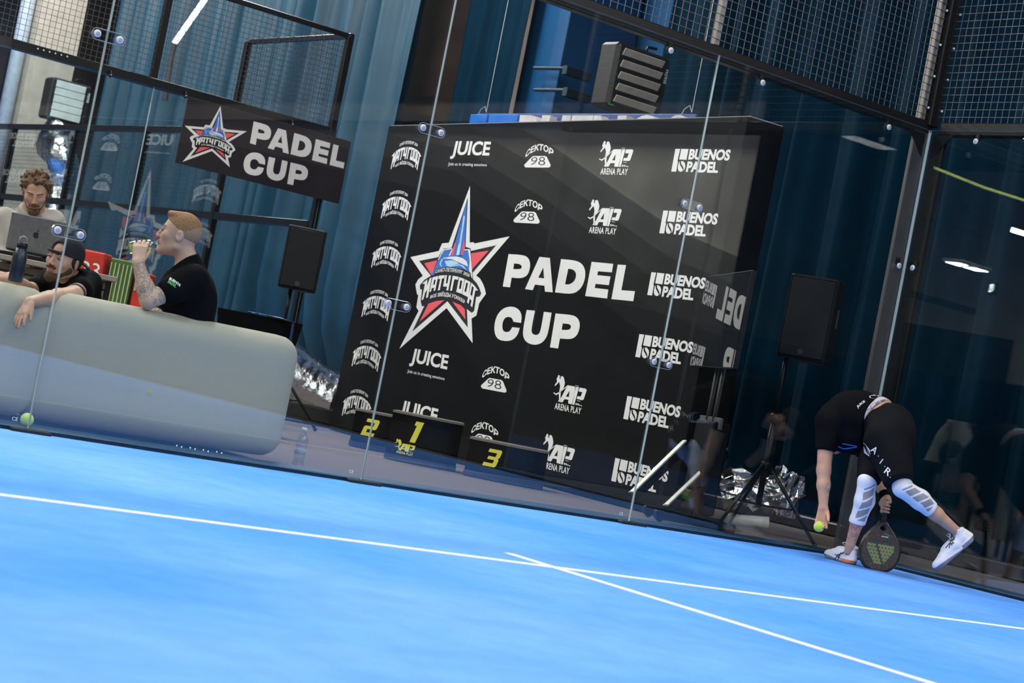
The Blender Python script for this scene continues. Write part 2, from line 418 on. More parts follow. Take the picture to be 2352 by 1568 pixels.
def face_bits(T, R, parent, s=1.0, iris=None, brow=None, lip=None, closed=False):
    if not closed:
        for q in (-1, 1):
            e = MB().sphere(T(q*.031, .0805, .006), .0125*s, 14); ev = e.build('eye', mat('eye white', (.30, .26, .24), .2), parent, True)
            i = MB().lathe([(.0001, .0018), (.0035, .0016), (.0060, 0)], T(q*.031, .0925, .006), 12, 0, R@np.array([[1, 0, 0], [0, 0, 1], [0, -1, 0]]).T*s); i.build('iris', mat('dark iris', (.03, .02, .015), .1), ev)
            lid = MB().tube([T(q*(.031+a), .0922-abs(a)*.25, .0115-a*a*16) for a in (-.016, -.008, 0, .008, .016)], .0036*s, 6); lid.build('eyelid', iris or mat('lid', (.3, .16, .11), .6), parent, True)
    for q in (-1, 1):
        b = [T(q*(.012+a), .0925-a*.35, .024+.006*math.sin(a*60)) for a in (0, .010, .020, .030, .038)]
        MB().tube(b, [.0030*s, .0042*s, .0042*s, .0036*s, .0020*s], 6).build('eyebrow', brow or mat('brow', (.08, .05, .03), .9), parent, True)
# ================================================================== THE SETTING
def turf_mat():
    m = mat('blue turf', (.055, .30, .86), .85, var=0.0); N = m.node_tree.nodes; L = m.node_tree.links; b = N['Principled BSDF']
    tc = N.new('ShaderNodeTexCoord'); out = None
    cols = []
    for sc, a, bb in ((.38, (.055, .275, .88), (.150, .375, .96)), (260., (.84, .84, .84), (1.12, 1.12, 1.12)), (7., (.93, .94, .95), (1.06, 1.06, 1.05))):
        n = N.new('ShaderNodeTexNoise'); n.inputs['Scale'].default_value = sc; n.inputs['Detail'].default_value = 3; n.inputs['Roughness'].default_value = .55
        r = N.new('ShaderNodeValToRGB'); r.color_ramp.elements[0].position = .36; r.color_ramp.elements[1].position = .66
        r.color_ramp.elements[0].color = (*a, 1); r.color_ramp.elements[1].color = (*bb, 1)
        L.new(tc.outputs['Object'], n.inputs['Vector']); L.new(n.outputs['Fac'], r.inputs['Fac']); cols.append((r, n))
    cur = cols[0][0].outputs[0]
    for r, n in cols[1:]:
        x = N.new('ShaderNodeMix'); x.data_type = 'RGBA'; x.blend_type = 'MULTIPLY'; x.inputs[0].default_value = 1.0
        L.new(cur, x.inputs[6]); L.new(r.outputs[0], x.inputs[7]); cur = x.outputs[2]
    L.new(cur, b.inputs['Base Color'])
    bp = N.new('ShaderNodeBump'); bp.inputs['Strength'].default_value = .35; bp.inputs['Distance'].default_value = .004
    L.new(cols[1][1].outputs['Fac'], bp.inputs['Height']); L.new(bp.outputs[0], b.inputs['Normal']); b.inputs['Specular IOR Level'].default_value = .25
    return m
TURF = turf_mat()
LINE = mat('white line turf', (.84, .86, .88), .85, var=.05, scale=40, bump=.2, bscale=250)
CARPET = mat('grey carpet', (.135, .108, .104), .95, var=.22, scale=160, bump=.4, bscale=300, spec=.2)
def S(o): o['kind'] = 'structure'; return o
floor = S(MB().box((-5, -10, -.01), (10, 20, .02)).build('floor', TURF))
CX, SY = -5.033, -3.076
MB().box((-5, SY, .0012), (10, .05, .0024)).build('court_line', LINE, floor)
MB().box((CX, (-2.77-10)/2, .0016), (.05, 7.23, .0024)).build('court_line', LINE, floor)
S(MB().box((-13, .5, -.03), (36, 58, .05)).build('floor', CARPET))
S(MB().box((-4.9, 17.9, -.002), (10, 20, .006)).build('floor', TURF))
WALLM = mat('beige painted wall', (.78, .66, .56), .8, var=.22, scale=1.2)
DARKP = mat('dark lower wall and haze panel', (.006, .008, .010), .9, spec=.08, var=.1, scale=2)
def hall_wall(name, x0, y0, x1, y1, h, t=.15):
    c = ((x0+x1)/2, (y0+y1)/2); L_ = math.hypot(x1-x0, y1-y0); a = math.atan2(y1-y0, x1-x0); R = rotz(a)
    o = S(MB().box((*c, h/2), (L_, t, h), 0, R).build(name, WALLM)); return o
hall_wall('wall_east', 4.9, -29, 4.9, 30, 9)
hall_wall('wall_north', -31, 30, 4.9, 30, 9)
hall_wall('wall_west', -31, -29, -31, 30, 9)
hall_wall('wall_south', -31, -29, 4.9, -29, 9)
for nm, a in (('wall_panel_south', (-31, -28.85, 4.7, -28.85)), ('wall_panel_west', (-30.85, -28.8, -30.85, 29.8))):
    c = ((a[0]+a[2])/2, (a[1]+a[3])/2); L_ = math.hypot(a[2]-a[0], a[3]-a[1])
    S(MB().box((*c, 1.7), (L_, .1, 3.4), 0, rotz(math.atan2(a[3]-a[1], a[2]-a[0]))).build('trim_1' if 'south' in nm else 'trim_2', DARKP))
S(MB().prism([(-28.8, 0), (-4.6, 0), (-4.6, 1.1), (-8, 1.6), (-10.5, 2.5), (-12.5, 3.1), (-19, 3.7), (-28.8, 3.7)], (4.70, 0, 0), (0, 1, 0), (0, 0, 1), (1, 0, 0), .1).build('trim_3', DARKP))  # unseen dark panel added, sloped to shape the haze mirrored in the glass
S(MB().box((4.68, -16.8, 6.9), (.1, 24, 5.0)).build('trim_8', DARKP)); S(MB().box((4.70, -16.8, 4.35), (.08, 24, .5)).build('trim_9', mat('haze step tone 1', (.09, .08, .073), .85, var=.25, scale=1.5)))  # unseen upper panels added to end the mirrored haze band
S(MB().box((2.55, -17, .006), (4.4, 25, .012)).build('floor', mat('dark floor reflection sheet', (.008, .008, .009), .9, spec=.1)))  # unseen dark sheet added to keep the mirrored floor dark
for k, c in enumerate(((.03, .028, .027), (.09, .08, .073), (.20, .18, .16), (.36, .32, .285))):  # unseen stepped greys added to soften the edge of the mirrored haze
    dz = .32*(k+1); S(MB().prism([(-28.8, 0), (-4.6, 0), (-4.6, 1.1+dz*.8), (-8, 1.6+dz), (-10.5, 2.5+dz), (-12.5, 3.1+dz), (-19, 3.7+dz), (-28.8, 3.7+dz)], (4.71+.025*k, 0, 0), (0, 1, 0), (0, 0, 1), (1, 0, 0), .1-.02*k).build('trim_%d' % (4+k), mat('haze step tone %d' % k, c, .85, var=.25, scale=1.5)))
S(MB().box((-13, .5, 9.1), (36, 59, .2)).build('ceiling', mat('dark hall ceiling', (.06, .06, .065), .8, scale=.6)))
LAMPW = mat('lamp diffuser', (.9, .9, .9), .4, emit=(1, .97, .92), estr=9.0); LAMPB = mat('lamp housing', (.25, .25, .26), .5)
# ------------------------------------------------------------------ court glass and steel
BLK = mat('black powder coated steel', (.006, .006, .007), .35, var=.15, scale=20, spec=.35)
WIRE = mat('galvanised black wire', (.10, .10, .11), .35, metal=.6, scale=30)
STEEL = mat('grey steel post', (.20, .19, .17), .4, metal=.4, scale=8)
BEAM = mat('dark teal base beam', (.006, .035, .06), .45, var=.2, scale=10)
EDGE = mat('polished glass edge', (.42, .50, .49), .15, var=.1, scale=4, spec=.8)
WHT = mat('white plastic', (.60, .60, .61), .35, scale=20); WHT2 = mat('grey bolt', (.32, .32, .35), .3, scale=30)
INKW = mat('white print', (.80, .76, .73), .6, var=.03); 
def glass_panel(axis, a, b, c, z0, z1, parent, ce=None, gm=None):
    """axis 'x': runs in x at y=c ; 'y': runs in y at x=c"""
    a, b = min(a, b)+.003, max(a, b)-.003; t = .012
    mid = ((a+b)/2, c+t/2, 0) if axis == 'x' else (c+t/2, (a+b)/2, 0)
    m = MB()
    hx, hy = ((b-a)/2, t/2) if axis == 'x' else (t/2, (b-a)/2)
    V = [(-hx, -hy, z0), (hx, -hy, z0), (hx, hy, z0), (-hx, hy, z0), (-hx, -hy, z1), (hx, -hy, z1), (hx, hy, z1), (-hx, hy, z1)]
    big = [(0, 1, 5, 4), (2, 3, 7, 6)] if axis == 'x' else [(1, 2, 6, 5), (3, 0, 4, 7)]
    sm = [(1, 2, 6, 5), (3, 0, 4, 7)] if axis == 'x' else [(0, 1, 5, 4), (2, 3, 7, 6)]
    m.add(V, big, 0); m.add(V, sm+[(3, 2, 1, 0), (4, 5, 6, 7)], 1)
    r = link('glass_panel', m.mesh('glass_panel', [gm or GLASS, EDGE]), parent, tuple(np.array(mid)-wloc(parent)))
    if ce is not None:
        A = Art().text('CE', ce, .048, ce+.030, .066, offset=.0)
        mb = MB(); A.into(mb, (0, -hy, 0), (1, 0, 0), (0, 0, 1), (0, -1, 0)); mb.part('printed_mark', INKW, r)
    return r
fr = root('glass_court', (0, .06, 0), 'near glass court enclosure with black steel frame, corner post and wire mesh on top', 'court enclosure')
for i in range(5): glass_panel('x', -2*i-2, -2*i, 0.0, .02, 2.97, fr, ce=.905 if 0 < i < 4 else None)
glass_panel('y', -2, 0, 0.0, .02, 2.97, fr); glass_panel('y', -4, -2, 0.0, .02, 2.97, fr)
def wire_panel(axis, a, b, c, z0, z1, parent, name='wire_mesh', dx=.055, dz=.05, th=.0036):
    m = MB(); n = int(abs(b-a)/dx); 
    for i in range(1, n):
        p = a+(b-a)*i/n; q = (p, c, (z0+z1)/2) if axis == 'x' else (c, p, (z0+z1)/2); m.box(q, (th, th, z1-z0))
    n = int((z1-z0)/dz)
    for i in range(1, n):
        z = z0+(z1-z0)*i/n; L_ = abs(b-a); q = ((a+b)/2, c-.003, z) if axis == 'x' else (c-.003, (a+b)/2, z)
        m.box(q, (L_, th, th) if axis == 'x' else (th, L_, th))
    o = m.build(name, WIRE, parent); o['kind'] = 'stuff'; return o
def fpart(name, c, d, m=BLK, par=None, bev=.006): return MB().box(c, d, bev=bev).build(name, m, par or fr)
fpart('rail', (-5, .065, 2.985), (10.1, .08, .09)); fpart('rail', (.065, -2.1, 2.985), (.08, 4.1, .09))
fpart('rail', (-5, .065, 4.02), (10.1, .05, .05)); fpart('rail', (.065, -2.1, 4.02), (.05, 4.1, .05))
MB().box((-.06, .035, 1.48), (.13, .03, 2.93), bev=.004).build('corner_post', mat('lit brown grey post', (.10, .085, .08), .35, metal=.3, scale=3), fr)  # lit, reflecting look of the post put into this flange's colour
fpart('corner_post', (.045, -.055, 1.48), (.04, .12, 2.93)); fpart('corner_post', (.03, .05, 3.5), (.09, .09, 1.0))
MB().box((0, -.004, 1.5), (.006, .008, 2.9)).build('corner_seal', EDGE, fr)
for x in (-2, -4, -6, -8): MB().box((x, .07, 3.51), (.04, .05, .95), bev=.004).build('mesh_post', STEEL, fr)
MB().box((-.05, .07, 3.51), (.05, .05, .95), bev=.004).build('mesh_post', STEEL, fr)
for x in (-2, -4): MB().box((.07, x, 3.51), (.05, .04, .95), bev=.004).build('mesh_post', STEEL, fr)
for i in range(5): wire_panel('x', -2*i-2, -2*i, .045, 3.02, 4.0, fr)
for i in range(2): wire_panel('y', -2*i-2, -2*i, .045, 3.02, 4.0, fr)
fpart('base_beam', (-5, .17, .006), (10, .31, .035), BEAM); fpart('base_beam', (.17, -2.0, .006), (.31, 4.3, .035), BEAM)
for sx, sy in ((1, 0), (0, 1)):    # corner gusset plates
    m = MB()
    if sx: m.prism([(-.02, 2.94), (-.20, 2.94), (-.13, 2.88), (-.05, 2.80), (-.02, 2.78)], (0, .016, 0), (1, 0, 0), (0, 0, 1), (0, 1, 0), .006)
    else: m.prism([(-.02, 2.94), (-.20, 2.94), (-.13, 2.88), (-.05, 2.80), (-.02, 2.78)], (.016, 0, 0), (0, 1, 0), (0, 0, 1), (1, 0, 0), .006)
    m.build('gusset_plate', BLK, fr)
bolts = MB()
for z in (3.12, 3.34, 3.56, 3.8):
    for q in ((.075, .0, z), (-.03, .03, z)): bolts.sphere(q, .009, 8)
bolts.build('bolt_heads', WHT, fr)['kind'] = 'stuff'
mb = MB()
for k, (px, py) in enumerate(((406, 1023), (417, 1026), (437, 1028), (448, 1031), (467, 1033), (478, 1036), (498, 1037), (509, 1040))):  # small white dots set on the glass face
    p = un(px, py, 1, -.001); mb.lathe([(.0045, 0), (.0045, .0008), (.0001, .0009)], tuple(p), 8, 0, np.array([[1, 0, 0], [0, 0, -1], [0, 1, 0]]))
mb.build('white_dots', INKW, fr)['kind'] = 'stuff'
# seam feet and clamps
for x in (-2, -4, -6, -8): MB().box((x, -.03, .009), (.21, .045, .018), bev=.003).build('seam_foot', mat('black rubber foot', (.006, .012, .012), .6), fr)
R90 = np.array([[1, 0, 0], [0, 0, -1], [0, 1, 0]])   # lathe axis z -> -y
bm_ = MB().lathe([(.019, 0), (.019, .006), (.015, .009), (.010, .009)], (0, 0, 0), 20, 0, R90).lathe([(.010, .009), (.0105, .0125), (.006, .013), (.0001, .010)], (0, 0, 0), 12, 1, R90).mesh('bolt', [WHT, WHT2], True)
pl = []
for k in range(9): a = -math.pi/2+math.pi*k/8; pl.append((.062+.029*math.cos(a), .029*math.sin(a)))
for k in range(9): a = math.pi/2+math.pi*k/8; pl.append((-.062+.029*math.cos(a), .029*math.sin(a)))
cm_ = MB().prism(pl, (0, -.001, 0), (1, 0, 0), (0, 0, 1), (0, -1, 0), .010).tube([(p[0], -.011, p[1]) for p in pl], .0013, 5, 1, closed=True).mesh('seam_clamp', [ACRYL, mat('bright acrylic rim', (.34, .36, .40), .15)])
def fixp(nm, me, loc, par, rz=0): o = link(nm, me, par, tuple(np.array(loc, float)-wloc(par)), (0, 0, rz)); return o
for x in (-2, -4, -6, -8):
    for z in (1.015, 2.014):
        o = fixp('seam_clamp', cm_, (x, 0, z), fr)
        for q in (-.062, .062): link('bolt', bm_, o, (q, -.010, 0))
tabm = MB().box((0, .02, .03), (.03, .03, .05), bev=.004).mesh('tab', BLK)
for px, py, sd_ in ((1540, 116, 0), (1751, 190, 0), (2041, 292, 0), (2242, 325, 1), (2064, 610, 0), (2097, 615, 1)):
    p = un(px, py, 1-sd_, 0); o = fixp('round_fixing', bm_, (p[0], -.002, p[2]) if not sd_ else (-.002, p[1], p[2]), fr, -math.pi/2 if sd_ else 0); link('tab', tabm, o)
# ------------------------------------------------------------------ neighbour court behind
NY = 7.85; NX = float(un(776, 300, 1, NY)[0])-.05
nf = root('glass_court', (NX, NY, 0), 'glass and black wire mesh enclosure of the court behind the lounge', 'court enclosure')
for i in range(4): glass_panel('x', NX-2*i-2, NX-2*i, NY, .02, 2.84, nf, gm=GLASS2)
fpart('rail', (NX-5, NY+.055, 2.88), (10.1, .08, .09), par=nf); fpart('rail', (NX-5, NY+.055, 3.87), (10.1, .05, .05), par=nf)
fpart('rail', (NX, NY+6, 2.88), (.06, 11.8, .07), par=nf); fpart('rail', (NX, NY+1.05, 3.87), (.05, 2.1, .05), par=nf)
fpart('rail', (NX, NY+6, 1.93), (.06, 11.8, .08), par=nf)
for y, h in ((NY+.04, 3.87), (NY+2.15, 3.87), (NY+4.2, 2.9), (NY+6.2, 2.9), (NY+8.2, 2.9), (NY+10.2, 2.9)): fpart('mesh_post', (NX, y, h/2), (.07, .07, h), par=nf)
for x in (-2, -4, -6): fpart('mesh_post', (NX+x, NY+.07, 3.38), (.07, .05, .98), par=nf)
for i in range(3): wire_panel('x', NX-2*i-2, NX-2*i, NY+.05, 2.92, 3.85, nf)
wire_panel('y', NY+.06, NY+2.15, NX, 2.92, 3.85, nf)
wire_panel('y', NY+2.2, NY+11.8, NX, 1.97, 2.85, nf); wire_panel('y', NY+2.2, NY+11.8, NX, .05, 1.9, nf)
m = MB()
for k in range(6):
    for dz in (.0, .05): m.sphere(tuple(un(87+k*13.5, 103+k*3.6+dz*180, 1, NY-.01)), .009, 6)
m.build('bolt_heads', WHT, nf)['kind'] = 'stuff'
for k, (px, py) in enumerate(((255, 170), (427, 218), (672, 283))):
    p = un(px, py, 1, NY-.03); MB().tube([p+np.array(v) for v in ((0, .03, .03), (0, 0, .02), (0, -.012, -.012), (0, .004, -.03), (0, .02, -.02))], .008, 8).sphere(p+np.array([0, -.01, -.01]), .01, 8, 1).build('rail_hook', [BLK, WHT2], nf, True)
# ------------------------------------------------------------------ curtains
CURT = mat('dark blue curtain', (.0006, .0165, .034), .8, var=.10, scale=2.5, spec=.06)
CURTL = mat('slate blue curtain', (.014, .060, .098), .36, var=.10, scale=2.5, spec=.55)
def curtain(path, z0, z1, label, m, amp=.10, wl=.42, seed=1, pool=0.0, name='curtain', sag=None):
    rg = np.random.default_rng(seed); P = np.array(path, float); seg = np.linalg.norm(np.diff(P, axis=0), axis=1); tot = seg.sum(); n = int(tot/.022)
    s = np.linspace(0, tot, n); cs = np.concatenate([[0], np.cumsum(seg)])
    X = np.interp(s, cs, P[:, 0]); Y = np.interp(s, cs, P[:, 1]); T = np.stack([np.gradient(X), np.gradient(Y)], 1); T /= np.linalg.norm(T, axis=1)[:, None]; Nn = np.stack([-T[:, 1], T[:, 0]], 1)
    ph = np.cumsum(2*math.pi*.022/(wl*(.75+.5*np.interp(s, np.linspace(0, tot, int(tot/.5)+2), rg.random(int(tot/.5)+2)))))
    am = amp*(.45+.9*np.interp(s, np.linspace(0, tot, int(tot/.4)+2), rg.random(int(tot/.4)+2)))
    K = 16; V = []
    for j in range(K+1):
        t = j/K; z = z0+(z1-z0)*t; d = am*(np.sin(ph+.25*math.sin(3*t))+.28*np.sin(2.3*ph+1.5*t+1))*(1.0-.25*t); lat = .03*np.sin(ph*.5+4*t)
        if pool and t < .25: d = d*(1+1.2*(1-t/.25))
        if sag: off = sag(s/tot, z); d = d+off
        V.append(np.stack([X+Nn[:, 0]*d+T[:, 0]*lat, Y+Nn[:, 1]*d+T[:, 1]*lat, np.full(n, z)], 1))
    V = np.vstack(V); F = [(j*n+i, j*n+i+1, (j+1)*n+i+1, (j+1)*n+i) for j in range(K) for i in range(n-1)]
    o = MB().add(V, F).build(name, m, None, True, loc=(float(P[0, 0]), float(P[0, 1]), 0)); md = o.modifiers.new('thick', 'SOLIDIFY'); md.thickness = .006
    return props(o, label, 'curtain', 'floor length curtains')
CXR = 2.75
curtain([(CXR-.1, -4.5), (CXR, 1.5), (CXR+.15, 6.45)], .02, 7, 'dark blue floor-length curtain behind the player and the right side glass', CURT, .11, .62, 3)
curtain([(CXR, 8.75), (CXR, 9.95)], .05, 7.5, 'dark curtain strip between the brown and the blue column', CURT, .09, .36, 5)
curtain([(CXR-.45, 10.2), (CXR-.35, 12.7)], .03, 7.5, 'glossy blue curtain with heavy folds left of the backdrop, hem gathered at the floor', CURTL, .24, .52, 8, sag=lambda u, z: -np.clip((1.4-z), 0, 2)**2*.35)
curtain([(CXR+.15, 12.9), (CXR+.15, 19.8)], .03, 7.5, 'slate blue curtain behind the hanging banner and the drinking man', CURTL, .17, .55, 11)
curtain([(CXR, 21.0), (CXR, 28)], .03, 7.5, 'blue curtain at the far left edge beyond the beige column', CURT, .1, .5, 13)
# plinth along the right curtain
pl = MB().box((2.30, -.2, .055), (.30, 8.0, .11), bev=.012).build('floor_trunking', mat('dark glossy trunking', (.045, .038, .036), .25, scale=3), None, loc=(2.3, -.2, 0))
props(pl, 'long low dark trunking with a shiny top edge along the foot of the right curtain', 'trunking')
# columns
BEI = mat('stained beige concrete', (.46, .40, .33), .85, var=.10, scale=6); BRN = mat('brown concrete', (.05, .033, .03), .8, var=.2, scale=3); BLU = mat('blue painted steel', (.002, .060, .165), .5, var=.06, scale=3)
cxa, cxb = float(un(84, 60, 1, 20.0)[0]), float(un(190, 60, 1, 20.0)[0])
o = MB().box(((cxa+cxb)/2, 20.15, 4.5), (cxb-cxa, .3, 9)).build('column', BEI, None, loc=((cxa+cxb)/2, 20.15, 0)); props(o, 'beige concrete column at the upper left behind the wire mesh', 'column')
o = MB().tube([(cxa-.13, 20.2, 0), (cxa-.13, 20.2, 9)], .11, 14).build('drain_pipe', mat('pale grey pipe', (.40, .45, .52), .5), None, True, loc=(cxa-.13, 20.2, 0)); props(o, 'pale blue-grey vertical pipe left of the beige column', 'pipe')
c2 = un(965, 150, 0, 3.1); o = MB().box((3.5, c2[1], 4.5), (.8, .9, 9)).build('column', BRN, None, loc=(3.5, float(c2[1]), 0)); props(o, 'brown column above the left end of the backdrop', 'column')
for z in (3.75, 4.0): MB().box((3.09, c2[1], z), (.03, .92, .09)).build('dark_band', mat('dark band', (.01, .014, .022), .6), o)
c3 = un(1292, 120, 0, 2.95)
o = MB().box((3.45, c3[1]+.36, 4.5), (1.0, .72, 9), bev=.01).build('column', BLU, None, loc=(3.45, float(c3[1])+.36, 0)); props(o, 'blue painted column behind the black heater', 'column')
o = MB().box((4.38, c3[1]+.3, 3.4), (.8, 3.4, 7), bev=.01).build('duct_box', BLU, None, loc=(4.38, float(c3[1])+.3, 0)); props(o, 'blue painted wall box behind the blue column', 'wall box')
for py in (156, 206):
    a = un(1228, py, 0, 2.8); b = un(1300, py+1, 0, 2.8); r = root('pipe_strap', tuple(b), 'thin dark clamp rod across the blue column, %s one' % ('upper' if py < 200 else 'lower'), 'clamp rod', 'clamp rods on the blue column')
    MB().tube([a, b], .022, 8).build('rod', mat('dark blue steel', (.004, .02, .035), .5), r); MB().box(tuple(b+np.array([.12, -.05, -.03])), (.35, .08, .10), bev=.006).build('bracket', mat('dark blue steel', (.004, .02, .035), .5), r)
# slanting lamp tube upper left
a, b, c = dep(400, 100, 23), dep(478, -12, 23), dep(392, 130, 23)
lt = root('lamp_tube', tuple(c), 'bright slanting white lamp tube behind the upper left wire mesh', 'lamp'); MB().tube([a, b], .034, 10).build('tube', mat('lit tube', (.9, .9, .88), .4, emit=(1, .98, .92), estr=2.2), lt)
MB().tube([a, c, dep(378, 230, 23)], .04, 8).build('cable', mat('grey cable', (.05, .05, .055), .6), lt)
# lamps seen mirrored in the glass
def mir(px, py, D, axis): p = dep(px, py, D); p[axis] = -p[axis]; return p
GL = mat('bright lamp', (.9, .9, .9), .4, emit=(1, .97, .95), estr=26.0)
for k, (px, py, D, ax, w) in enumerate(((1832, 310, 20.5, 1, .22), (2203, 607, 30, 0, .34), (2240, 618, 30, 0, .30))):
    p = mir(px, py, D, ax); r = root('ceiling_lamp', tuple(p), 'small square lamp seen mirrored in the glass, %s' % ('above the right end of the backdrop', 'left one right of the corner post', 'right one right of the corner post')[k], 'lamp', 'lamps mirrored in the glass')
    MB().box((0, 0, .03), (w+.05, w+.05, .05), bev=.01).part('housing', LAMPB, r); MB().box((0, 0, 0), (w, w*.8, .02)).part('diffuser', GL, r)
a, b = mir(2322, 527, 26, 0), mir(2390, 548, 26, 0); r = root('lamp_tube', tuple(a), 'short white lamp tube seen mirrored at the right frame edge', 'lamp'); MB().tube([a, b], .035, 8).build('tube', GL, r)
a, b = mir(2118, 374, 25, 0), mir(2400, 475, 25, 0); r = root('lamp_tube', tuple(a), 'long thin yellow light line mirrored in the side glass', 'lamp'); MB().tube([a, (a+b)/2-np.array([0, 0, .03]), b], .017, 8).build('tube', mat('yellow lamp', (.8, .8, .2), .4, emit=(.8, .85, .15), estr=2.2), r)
# digital clock mirrored
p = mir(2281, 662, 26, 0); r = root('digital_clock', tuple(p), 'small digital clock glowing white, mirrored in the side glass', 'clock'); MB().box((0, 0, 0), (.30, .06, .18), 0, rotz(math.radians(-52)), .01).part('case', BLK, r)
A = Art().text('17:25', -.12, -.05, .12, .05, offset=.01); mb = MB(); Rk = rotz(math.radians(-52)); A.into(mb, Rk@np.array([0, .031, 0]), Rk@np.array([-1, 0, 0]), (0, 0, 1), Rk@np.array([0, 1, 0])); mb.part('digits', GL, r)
# ================================================================== BACKDROP
BO = np.array([-.25, 6.45, 0.0]); bdir = np.array([-.0797, -1.0, 0]); bdir /= np.linalg.norm(bdir); bn = np.array([bdir[1], -bdir[0], 0.0])   # front normal (towards -x)
if bn[0] > 0: bn = -bn
BW, BH = 5.375, 2.90
BLACKF = mat('black printed fabric', (.0045, .0042, .0045), .7, var=.12, scale=3, spec=.12)
bk = root('press_wall', tuple(BO+bdir*BW/2), 'tall black press wall printed with white sponsor logos and a red and blue star', 'backdrop')
def bp_(px, py):       # pixel on the printed face -> (s, z)
    v = ray(px, py); t = ((BO-CAM)@bn)/(v@bn); P = CAM+v*t; return np.array([(P-BO)@bdir, P[2]])
m = MB(); Rb = np.array([bdir, -bn, [0, 0, 1]]).T
m.box(BO+bdir*BW/2-bn*.17+np.array([0, 0, BH/2]), (BW, .34, BH), 0, Rb, .006); m.build('panel', BLACKF, bk)
MB().box(BO+bdir*BW/2-bn*.17+np.array([0, 0, BH+.004]), (BW, .30, .008), 0, Rb).build('top_trim', mat('grey trim', (.3, .29, .28), .5), bk)
RED = mat('red print', (.86, .10, .11), .6, var=.02); BLUEP = mat('blue print', (.04, .17, .56), .6, var=.02); LBL = mat('light blue print', (.42, .68, .86), .6, var=.02); BLKP = mat('black print', (.0055, .005, .006), .6, var=.02); YEL = mat('yellow print', (.80, .74, .07), .6, var=.03)
INKS = [INKW, RED, BLUEP, LBL, BLKP, YEL]
zA = lambda p: bp_(910+p[0]/4.022, 420+p[1]/4.022)       # three magnified tracings of the print
zB = lambda p: bp_(970+p[0]/13.07, 600+p[1]/13.07)
zC = lambda p: bp_(900+p[0]/3.92, 420+p[1]/3.92)
zD = lambda p: bp_(1330+p[0]/6.273, 310+p[1]/6.273)
star = Art()
star.poly([(683, 28), (680, 550), (720, 548), (722, 560), (1050, 493), (740, 855), (775, 882), (800, 925), (820, 975), (830, 1025), (768, 1110), (742, 1225), (697, 1252), (707, 1480), (467, 1155), (30, 1532), (208, 1182), (187, 1148), (205, 1035), (193, 1028), (178, 938), (205, 890), (247, 857), (133, 685), (395, 628), (425, 558), (487, 552)], 0, 0)
star.poly([(664, 132), (642, 590), (690, 605), (692, 628), (925, 575), (707, 830), (712, 890), (745, 925), (770, 970), (787, 1022), (770, 1050), (740, 1052), (722, 1180), (700, 1200), (655, 1165), (662, 1335), (475, 1092), (150, 1372), (262, 1135), (240, 1140), (228, 1095), (240, 985), (222, 980), (220, 945), (262, 895), (322, 857), (213, 720), (390, 685), (440, 605), (512, 600)], 4, 1)
for q in ([(262, 742), (382, 714), (328, 852)], [(695, 650), (857, 625), (702, 800)], [(300, 1115), (370, 1092), (448, 1082), (217, 1282)], [(520, 1095), (600, 1130), (636, 1165), (642, 1262)]): star.poly(q, 1, 2)
star.poly([(655, 165), (638, 600), (620, 668), (500, 668), (548, 545)], 2, 2); star.poly([(548, 548), (500, 670), (530, 670), (556, 560)], 1, 3); star.poly([(628, 520), (602, 670), (618, 670), (637, 600)], 1, 3)
star.poly([(440, 612), (518, 603), (500, 672), (555, 668), (615, 680), (628, 612), (686, 612), (702, 835), (620, 795), (540, 780), (440, 782), (365, 815), (355, 850), (325, 853)], 2, 3)
star.poly([(626, 300), (638, 312), (598, 600), (585, 668), (558, 668), (578, 570), (592, 560)], 3, 4); star.poly([(628, 330), (584, 580), (578, 660), (564, 660), (584, 560)], 0, 5)
for q in ([(440, 612), (520, 602), (522, 612), (447, 622), (395, 712), (388, 712)], [(630, 614), (686, 612), (692, 660), (706, 830), (708, 888), (690, 850), (676, 800), (684, 720), (668, 622), (632, 624)], [(520, 612), (526, 614), (502, 672), (488, 672)]): star.poly(q, 0, 5)
star.poly([(445, 700), (490, 683), (560, 680), (620, 696), (655, 725), (668, 772), (640, 760), (590, 738), (520, 705), (470, 700)], 0, 5)
star.poly([(452, 722), (520, 714), (565, 730), (585, 748), (540, 758), (505, 776), (470, 766)], 3, 5)
star.poly([(405, 745), (418, 712), (445, 690), (470, 685), (436, 705), (418, 735), (418, 760), (435, 776), (412, 768)], 3, 4); star.poly([(505, 776), (545, 760), (590, 752), (625, 765), (655, 805), (645, 802), (615, 775), (590, 763), (545, 770)], 3, 6)
star.poly([(365, 800), (440, 780), (540, 780), (640, 800), (695, 835), (690, 880), (705, 905), (600, 860), (440, 845), (340, 870), (355, 850)], 4, 6)
star = star.xf(zA)
match = Art()
match.poly([(25, 668), (172, 545), (160, 735), (245, 512), (300, 492), (188, 1085), (130, 1100), (172, 850), (117, 935), (108, 930), (55, 1145), (0, 1170), (100, 683), (28, 678)])
match.poly([(325, 485), (500, 440), (410, 880), (355, 895), (375, 795), (300, 815), (285, 905), (235, 925)], holes=[[(375, 565), (425, 550), (395, 700), (345, 715)]])
match.poly([(515, 435), (690, 420), (675, 510), (615, 520), (545, 870), (485, 878), (560, 530), (500, 540)])
match.poly([(705, 420), (765, 422), (725, 665), (775, 665), (820, 425), (885, 430), (800, 880), (740, 870), (765, 765), (645, 755)])
match.poly([(935, 435), (1115, 470), (1090, 560), (985, 540), (910, 890), (855, 880)])
match.poly([(1130, 475), (1290, 535), (1205, 980), (1040, 920)], holes=[[(1165, 565), (1220, 590), (1175, 840), (1120, 825)]])
match.poly([(1305, 545), (1465, 625), (1398, 1080), (1215, 985)], holes=[[(1345, 640), (1395, 665), (1335, 935), (1285, 905)]])
